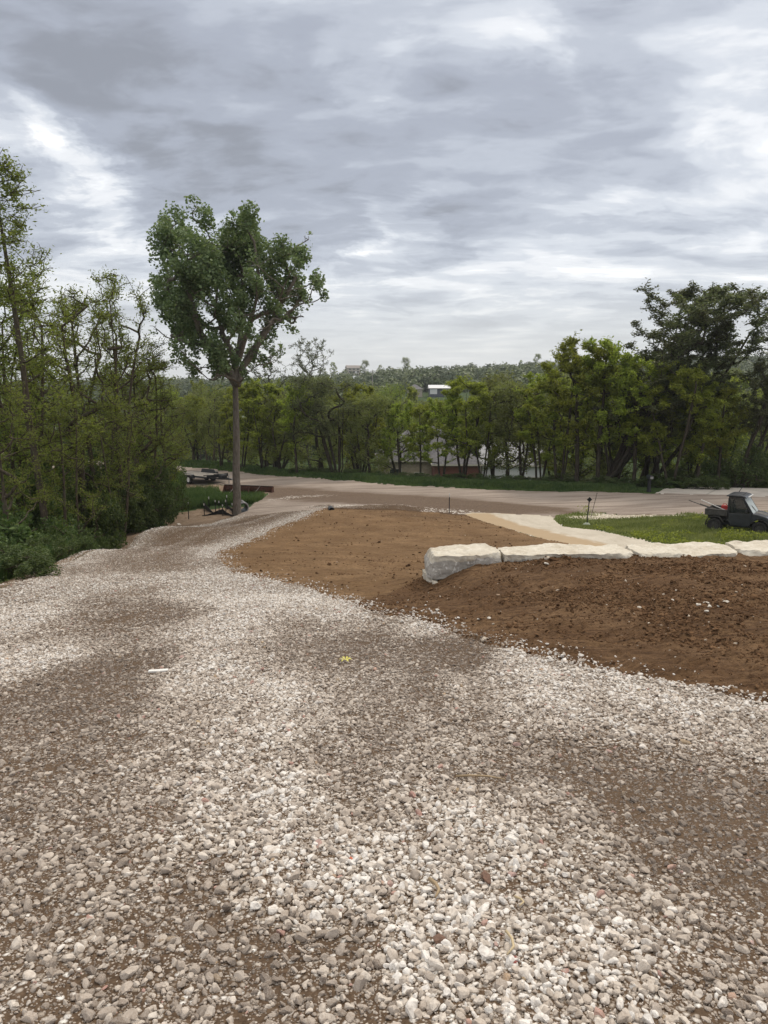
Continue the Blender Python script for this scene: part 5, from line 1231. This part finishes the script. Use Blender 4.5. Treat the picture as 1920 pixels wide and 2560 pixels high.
# white flat stone near the thicket
def rockthing(name, px, py, size, label, cat='stone', grp=None, ymin=1.2, ymax=60, seed=1, mat=None, flat=.6, jag=.3, sink=.3):
    x, y = ray_ground(px, py, ymin, ymax); me = rock_mesh(name, seed, 2, flat, jag, mat or WST); o = link(name, me); o.location = (x, y, gz(x, y) + size[2] * flat * (.5 - sink)); o.scale = size; o.rotation_euler = (0, 0, seed * 1.7); tag(o, label, cat, grp); return o
WST = simple('white_limestone', (.52, .48, .42), .9, 0, .12, 3, bump=.3); BRST = simple('brown_stone', (.17, .10, .07), .9, 0, .2, 4, bump=.3); RDST = simple('red_stone', (.20, .055, .045), .85, 0, .2)
rockthing('limestone_rock', 447, 1314, (.62, .34, .28), 'flat white rock at the edge of the thicket grass', ymin=25, seed=3)
gr = 'white stones on the soil bank'
for i, (px, py, s, lb) in enumerate(((1677, 1504, .10, 'white stone on the soil bank, left of the cluster beside a dark clod'), (1747, 1516, .11, 'leftmost white stone of the cluster on the soil bank'), (1766, 1510, .10, 'uppermost middle white stone of the cluster on the soil bank'), (1774, 1517, .11, 'middle white stone of the cluster on the soil bank'),
                                    (1767, 1533, .09, 'lowest white stone of the cluster on the soil bank'), (1797, 1516, .08, 'white stone just right of the cluster on the soil bank'), (1815, 1507, .13, 'long white stone farthest right of the cluster on the soil bank'), (1367, 1413, .13, 'white stone lying just below the second wall block'), (1634, 1507, .06, 'small white stone left of the larger one on the bank'), (1222, 1550, .08, 'white stone on the bank just above the gravel edge'), (1196, 1553, .07, 'smaller white stone beside the one above the gravel edge'), (1093, 1530, .08, 'white stone on the bank near the tip of the soil slope'))):
    rockthing('limestone_rock', px, py, (s * .95, s * .75, s * .7), lb, 'stone', gr, 4, 30, 20 + i)
# odd things lying on the gravel
x, y = ray_ground(395, 1683, 2, 30); m = MB(); m.prism([(-.10, -.022), (.09, -.03), (.11, .016), (-.09, .026)], 2, 0, .022); o = m.build('plaster_chip', WHITEP, None, .004); o.location = (x, y, gz(x, y) + .012); o.rotation_euler = (0, .05, .35); tag(o, 'long white chip lying on the brown gravel track', 'chip')
x, y = ray_ground(863, 1652, 2, 30); YEL = simple('yellow_petal', (.60, .55, .12), .7); m = MB()
for k in range(6): a = k * 1.05; m.add([(0, 0, .01), (.05 * math.cos(a - .3), .05 * math.sin(a - .3), .03), (.075 * math.cos(a), .075 * math.sin(a), .015), (.05 * math.cos(a + .3), .05 * math.sin(a + .3), .035)], [(0, 1, 2, 3)])
o = m.build('flower_head', YEL); o.location = (x, y, gz(x, y) + .01); tag(o, 'crumpled yellow flower head dropped on the gravel', 'flower')
def stick(px, py, px2, py2, r, label, mat=WOODH, bow=.02, name='twig'):
    a = ray_ground(px, py, 1.2, 40); b = ray_ground(px2, py2, 1.2, 40); A = Vector((a[0], a[1], gz(*a) + .035)); B = Vector((b[0], b[1], gz(*b) + .035)); s = Vector((0, 0, 1)).cross(B - A).normalized() * bow
    m = MB(); m.tube([Vector(), (B - A) * .3 + s, (B - A) * .65 + s * 1.2, B - A], [r, r * .9, r * .8, r * .5], 6); o = m.build(name, mat, smooth=True); o.location = A; tag(o, label, 'twig', 'twigs on the gravel')
stick(1140, 1956, 1262, 1964, .007, 'thin pale curved twig lying across the gravel'); stick(1073, 2235, 1088, 2282, .009, 'short brown stick among the larger pale stones')
stick(1264, 2370, 1266, 2430, .006, 'straw-coloured stalk beside the dark red stone', simple('straw', (.45, .36, .22), .8)); stick(1285, 2275, 1298, 2298, .005, 'tiny straw stalk above the dark red stone', simple('straw_pale', (.45, .36, .22), .8))
rockthing('red_stone', 1283, 2428, (.05, .045, .045), 'dark red stone among the pale gravel at the end of a stalk', 'stone', 'coloured stones in the gravel', 1.2, 20, 61, RDST, .6, .5, .2)
rockthing('brown_stone', 1217, 2218, (.085, .05, .05), 'brown oblong stone among pale gravel', 'stone', 'coloured stones in the gravel', 1.2, 20, 62, BRST, .8, .2, .0)
rockthing('brown_stone', 1097, 2380, (.06, .05, .05), 'dark brown rounded stone in the thick pale gravel', 'stone', 'coloured stones in the gravel', 1.2, 20, 63, BRST, .8, .2, .0)
rockthing('red_stone', 878, 2169, (.034, .03, .03), 'small orange-red stone in the pale gravel ridge', 'stone', 'coloured stones in the gravel', 1.2, 20, 64, simple('brick_chip', (.45, .12, .06), .85), .8, .2, .0)

# --- markers, mailbox
x, y = ray_ground(1467, 1313, 35, 50); R = empty('marker_post', (x, y, gz(x, y))); R.rotation_euler = (0, .05, 0); tag(R, 'slim post topped with a small black diamond plate at the grass edge', 'marker post')
m = MB(); m.box((0, 0, .62), (.05, .035, 1.5)); m.build('shaft', BLACKP, R); m = MB(); m.prism([(0, -.15), (.15, 0), (0, .15), (-.15, 0)], 1, -.035, -.028); d = m.build('diamond_plate', simple('matt_black', (.006, .006, .007), .8), R); d.location = (0, 0, 1.47)
m = MB(); m.lathe([(.0, .16), (.10, .14), (.22, .05), (.26, 0)], (0, 0, 0), 'Z', 12); m.build('stone_footing', simple('pale_footing', (.30, .33, .26), .9), R)
x, y = ray_ground(1477, 1294, 38, 56); R = empty('steel_rod', (x, y, gz(x, y))); R.rotation_euler = (0, .20, 0); tag(R, 'thin steel rod leaning in the grass behind the diamond marker', 'rod'); m = MB(); m.tube([(0, 0, -.1), (0, 0, 1.5)], .018, 8); m.build('shaft', STEEL, R); m = MB(); m.tube([(0, 0, 1.5), (0, 0, 1.54)], .03, 8); m.build('cap', STEEL, R)
x, y = ray_ground(1501, 1277, 38, 56)
x, y = ray_ground(1622, 1229, 50, 62); R = empty('mailbox', (x, y, gz(x, y)), math.radians(5)); tag(R, 'dark mailbox on a thick dark post across the road', 'mailbox')
m = MB(); m.box((0, 0, .45), (.20, .20, 1.1)); m.box((0, 0, .08), (.26, .26, .18)); m.build('post', BLACKP, R, .01); m = MB(); m.prism([(-.14, 0), (.14, 0), (.14, .16), (.09, .25), (-.09, .25), (-.14, .16)], 1, -.34, .28); b = m.build('box', DARKP, R, .01); b.location = (0, 0, 1.0)
m = MB(); m.box((0, -.345, 1.10), (.24, .012, .17)); m.build('door', GALV, R); m = MB(); m.box((.155, .1, 1.16), (.012, .03, .16)); m.build('flag', REDP, R)

# ---------------------------------------------------------------- houses
def mat_wall(name, kind, a, b):
    m = MT(name); p = m.pos(kind='obj')
    br = m.n('ShaderNodeTexBrick'); mp = m.n('ShaderNodeMapping'); mp.inputs['Rotation'].default_value = (math.pi / 2, 0, 0); m.L.new(p, mp.inputs[0]); m.L.new(mp.outputs[0], br.inputs['Vector'])
    if kind == 'stone': br.inputs['Scale'].default_value = 1.6; br.offset = .4
    else: br.inputs['Scale'].default_value = 5
    br.inputs['Color1'].default_value = (*a, 1); br.inputs['Color2'].default_value = (*b, 1); br.inputs['Mortar'].default_value = (*[k * .7 for k in b], 1); br.inputs['Mortar Size'].default_value = .012
    n = m.noise(p, 2, 4); return m.done(m.mix(m.mr(n, .35, .7, 0, .3), br.outputs[0], a), .9)
ROOFG = simple('grey_shingles', (.13, .125, .13), .95, 0, .35, 5, bump=.3); TANW = mat_wall('tan_stone', 'stone', (.40, .34, .25), (.30, .25, .18)); BRKW = mat_wall('red_brick', 'brick', (.20, .075, .055), (.15, .055, .04)); WHW = simple('white_siding', (.66, .66, .66), .7, 0, .05)
DARKW = simple('dark_siding', (.07, .08, .10), .8); BEIW = simple('beige_siding', (.42, .37, .31), .8); WINM = simple('window_pane', (.03, .035, .04), .12, 0, .3); TRIM = simple('pale_trim', (.52, .48, .40), .7)
WROOF = simple('white_metal_roof', (.60, .61, .62), .5)
def house(name, px, Y, w, d, wall_h, roof_h, rz, wall, roof, kind, label, wins=(), doors=(), zoff=0, chim=None, grp='houses in and beyond the valley', over=.4, z=None):
    x = uv_dir(px, 1280)[0] * Y; zz = gz(x, Y) if z is None else z
    R = empty(name, (x, Y, zz + zoff), rz); tag(R, label, 'house', grp)
    m = MB(); m.box((0, 0, wall_h / 2 - 1), (w, d, wall_h + 2)); wl = m.build('wall', wall, R)
    m = MB(); W, D = w / 2 + over, d / 2 + over; h0 = wall_h; h1 = wall_h + roof_h
    if kind == 'hip':
        r = max(.2, W - D) if W > D else .2
        m.add([(-W, -D, h0), (W, -D, h0), (W, D, h0), (-W, D, h0), (-r, 0, h1), (r, 0, h1)], [(0, 1, 5, 4), (1, 2, 5), (2, 3, 4, 5), (3, 0, 4), (3, 2, 1, 0)])
    else:
        m.add([(-W, -D, h0), (W, -D, h0), (W, D, h0), (-W, D, h0), (-W, 0, h1), (W, 0, h1)], [(0, 1, 5, 4), (2, 3, 4, 5), (3, 2, 1, 0), (0, 4, 3), (1, 2, 5)])
    rf = m.build('roof', roof, R)
    m = MB(); m.box((0, 0, h0 - .10), (2 * W + .06, 2 * D + .06, .18)); m.build('eaves', TRIM, R)
    if chim: m = MB(); m.box((chim, .3, h1 - .1), (.7, .7, 1.4)); m.box((chim, .3, h1 + .65), (.85, .85, .12)); m.build('chimney', wall, rf)
    for (a, zc, ww, hh) in wins:
        m = MB(); y = -d / 2 - .03
        m.box((a - ww / 2, y, zc), (.09, .08, hh + .1)); m.box((a + ww / 2, y, zc), (.09, .08, hh + .1)); m.box((a, y, zc + hh / 2), (ww, .08, .09)); m.box((a, y, zc - hh / 2), (ww + .2, .12, .09)); m.box((a, y, zc), (.05, .06, hh)); f = m.build('window', TRIM, R)
        m = MB(); m.box((a, y + .01, zc), (ww, .03, hh)); m.build('pane', WINM, f)
    for (a, ww, hh, mt) in doors:
        m = MB(); m.box((a, -d / 2 - .04, hh / 2), (ww, .08, hh)); dd = m.build('door', mt, R)
        m = MB(); m.box((a + ww * .38, -d / 2 - .11, hh * .48), (.06, .06, .12)); m.build('handle', GALV, dd)
    return R
def zroof(py, Y): return CZ + uv_dir(960, py)[1] * Y
def hh(px, Y, py): return zroof(py, Y - 4.3) - gz(uv_dir(px, 1280)[0] * Y, Y)
H1 = hh(1045, 102, 1155)
house('stone_house', 1060, 102, 12.5, 9, hh(1050, 102, 1150), 4.2, .05, TANW, ROOFG, 'hip', 'tan stone house with grey hip roof glimpsed behind the roadside trees', [(-4.3, H1 - 2.2, 1.6, 2.8), (2.6, H1 - 2.0, 2.4, 2.0), (-1.2, H1 - 2.2, 1.2, 1.8), (-4.3, 1.8, 1.5, 1.6), (2.6, 1.8, 2, 1.6)], [(-1.2, 1.1, 2.2, DARKW)], chim=3)
house('brick_house', 1135, 95, 5.6, 7, hh(1135, 95, 1162), 2.9, .0, BRKW, ROOFG, 'hip', 'red brick wing with pointed grey hip roof beside the tan stone house', [(-.9, 2.2, 1.2, 1.4), (1.3, 2.2, 1.2, 1.4)], [(0.2, 1.0, 2.1, WHW)])
house('white_house', 1275, 98, 8.0, 7, hh(1278, 98, 1163), 2.6, -.1, WHW, simple('light_grey_roof', (.34, .34, .35), .9, 0, .2, 5), 'gable', 'white house with pale grey roof between the tree trunks behind the road', [(1.4, 2.4, 1.2, 1.3), (2.9, 2.4, 1.0, 1.3)], [(-2.3, 2.6, 2.6, simple('white_garage_door', (.76, .76, .76), .6)), (.2, 1.0, 2.1, DARKW)])
house('barn', 1094, 318, 8.6, 7, 2.5, 1.3, .0, DARKW, WROOF, 'gable', 'white-roofed dark barn in a clearing halfway up the far hill', [(2.0, 1.4, 1.6, 1.0)], [(-2.6, 3.0, 2.1, WHW), (3.4, 1.3, 1.9, WHW)], grp=None, z=zroof(985, 318))
house('farmhouse', 1035, 322, 5.6, 6, 2.2, 1.9, .1, BEIW, ROOFG, 'hip', 'grey-roofed low house next to the white-roofed barn', [(0, 1.3, 1.0, 1.0)], [], z=zroof(985, 322))
house('hilltop_house', 885, 742, 13.5, 9, 5.4, 2.6, .25, BEIW, simple('taupe_roof', (.24, .21, .19), .9), 'gable', 'beige two-storey house standing on the ridge skyline', [(-4, 1.7, 2, 1.6), (-4, 4.1, 2, 1.4), (0, 1.7, 2, 1.6), (0, 4.1, 2, 1.4), (4, 1.7, 2, 1.6), (4, 4.1, 2, 1.4)], [(2, 1.3, 2.3, WHW)], z=zroof(934, 742))
house('red_roofed_house', 1805, 560, 9, 8, 3.5, 2.4, .3, BEIW, simple('red_roof', (.30, .10, .07), .9), 'gable', 'small red-roofed house on the ridge behind the dark elms', [(0, 1.6, 1.6, 1.3)], [(2, 1.2, 2.2, WHW)], z=zroof(928, 560))
x, Y = uv_dir(932, 1280)[0] * 300, 300; z = zroof(972, Y); R = empty('utility_pole', (x, Y, z)); tag(R, 'thin wooden utility pole rising from the valley trees toward the ridge', 'utility pole'); PLW = simple('pole_wood', (.28, .25, .22), .9)
m = MB(); m.tube([(0, 0, -3), (0, 0, 7.5)], [.17, .11], 8); m.build('pole', PLW, R); m = MB(); m.box((0, 0, 6.9), (2.2, .12, .14)); m.build('crossarm', PLW, R)
for a in (-.9, -.3, .9): m = MB(); m.lathe([(.0, .18), (.06, .15), (.05, 0)], (a, 0, 6.97), 'Z', 8); m.build('insulator', GALV, R)

# ---------------------------------------------------------------- air
m = MB(); m.box((0, 0, 3), (3400, 3400, 110)); hz = m.build('haze', bpy.data.materials.new('air')); am = hz.data.materials[0]; am.use_nodes = True; nt = am.node_tree; nt.nodes.remove(nt.nodes['Principled BSDF'])
pv = nt.nodes.new('ShaderNodeVolumePrincipled'); pv.inputs['Density'].default_value = .00022; pv.inputs['Color'].default_value = (.86, .90, .96, 1); pv.inputs['Anisotropy'].default_value = .3
nt.links.new(pv.outputs[0], nt.nodes['Material Output'].inputs['Volume']); tag(hz, 'thin pale haze in the air over the valley', kind='stuff')
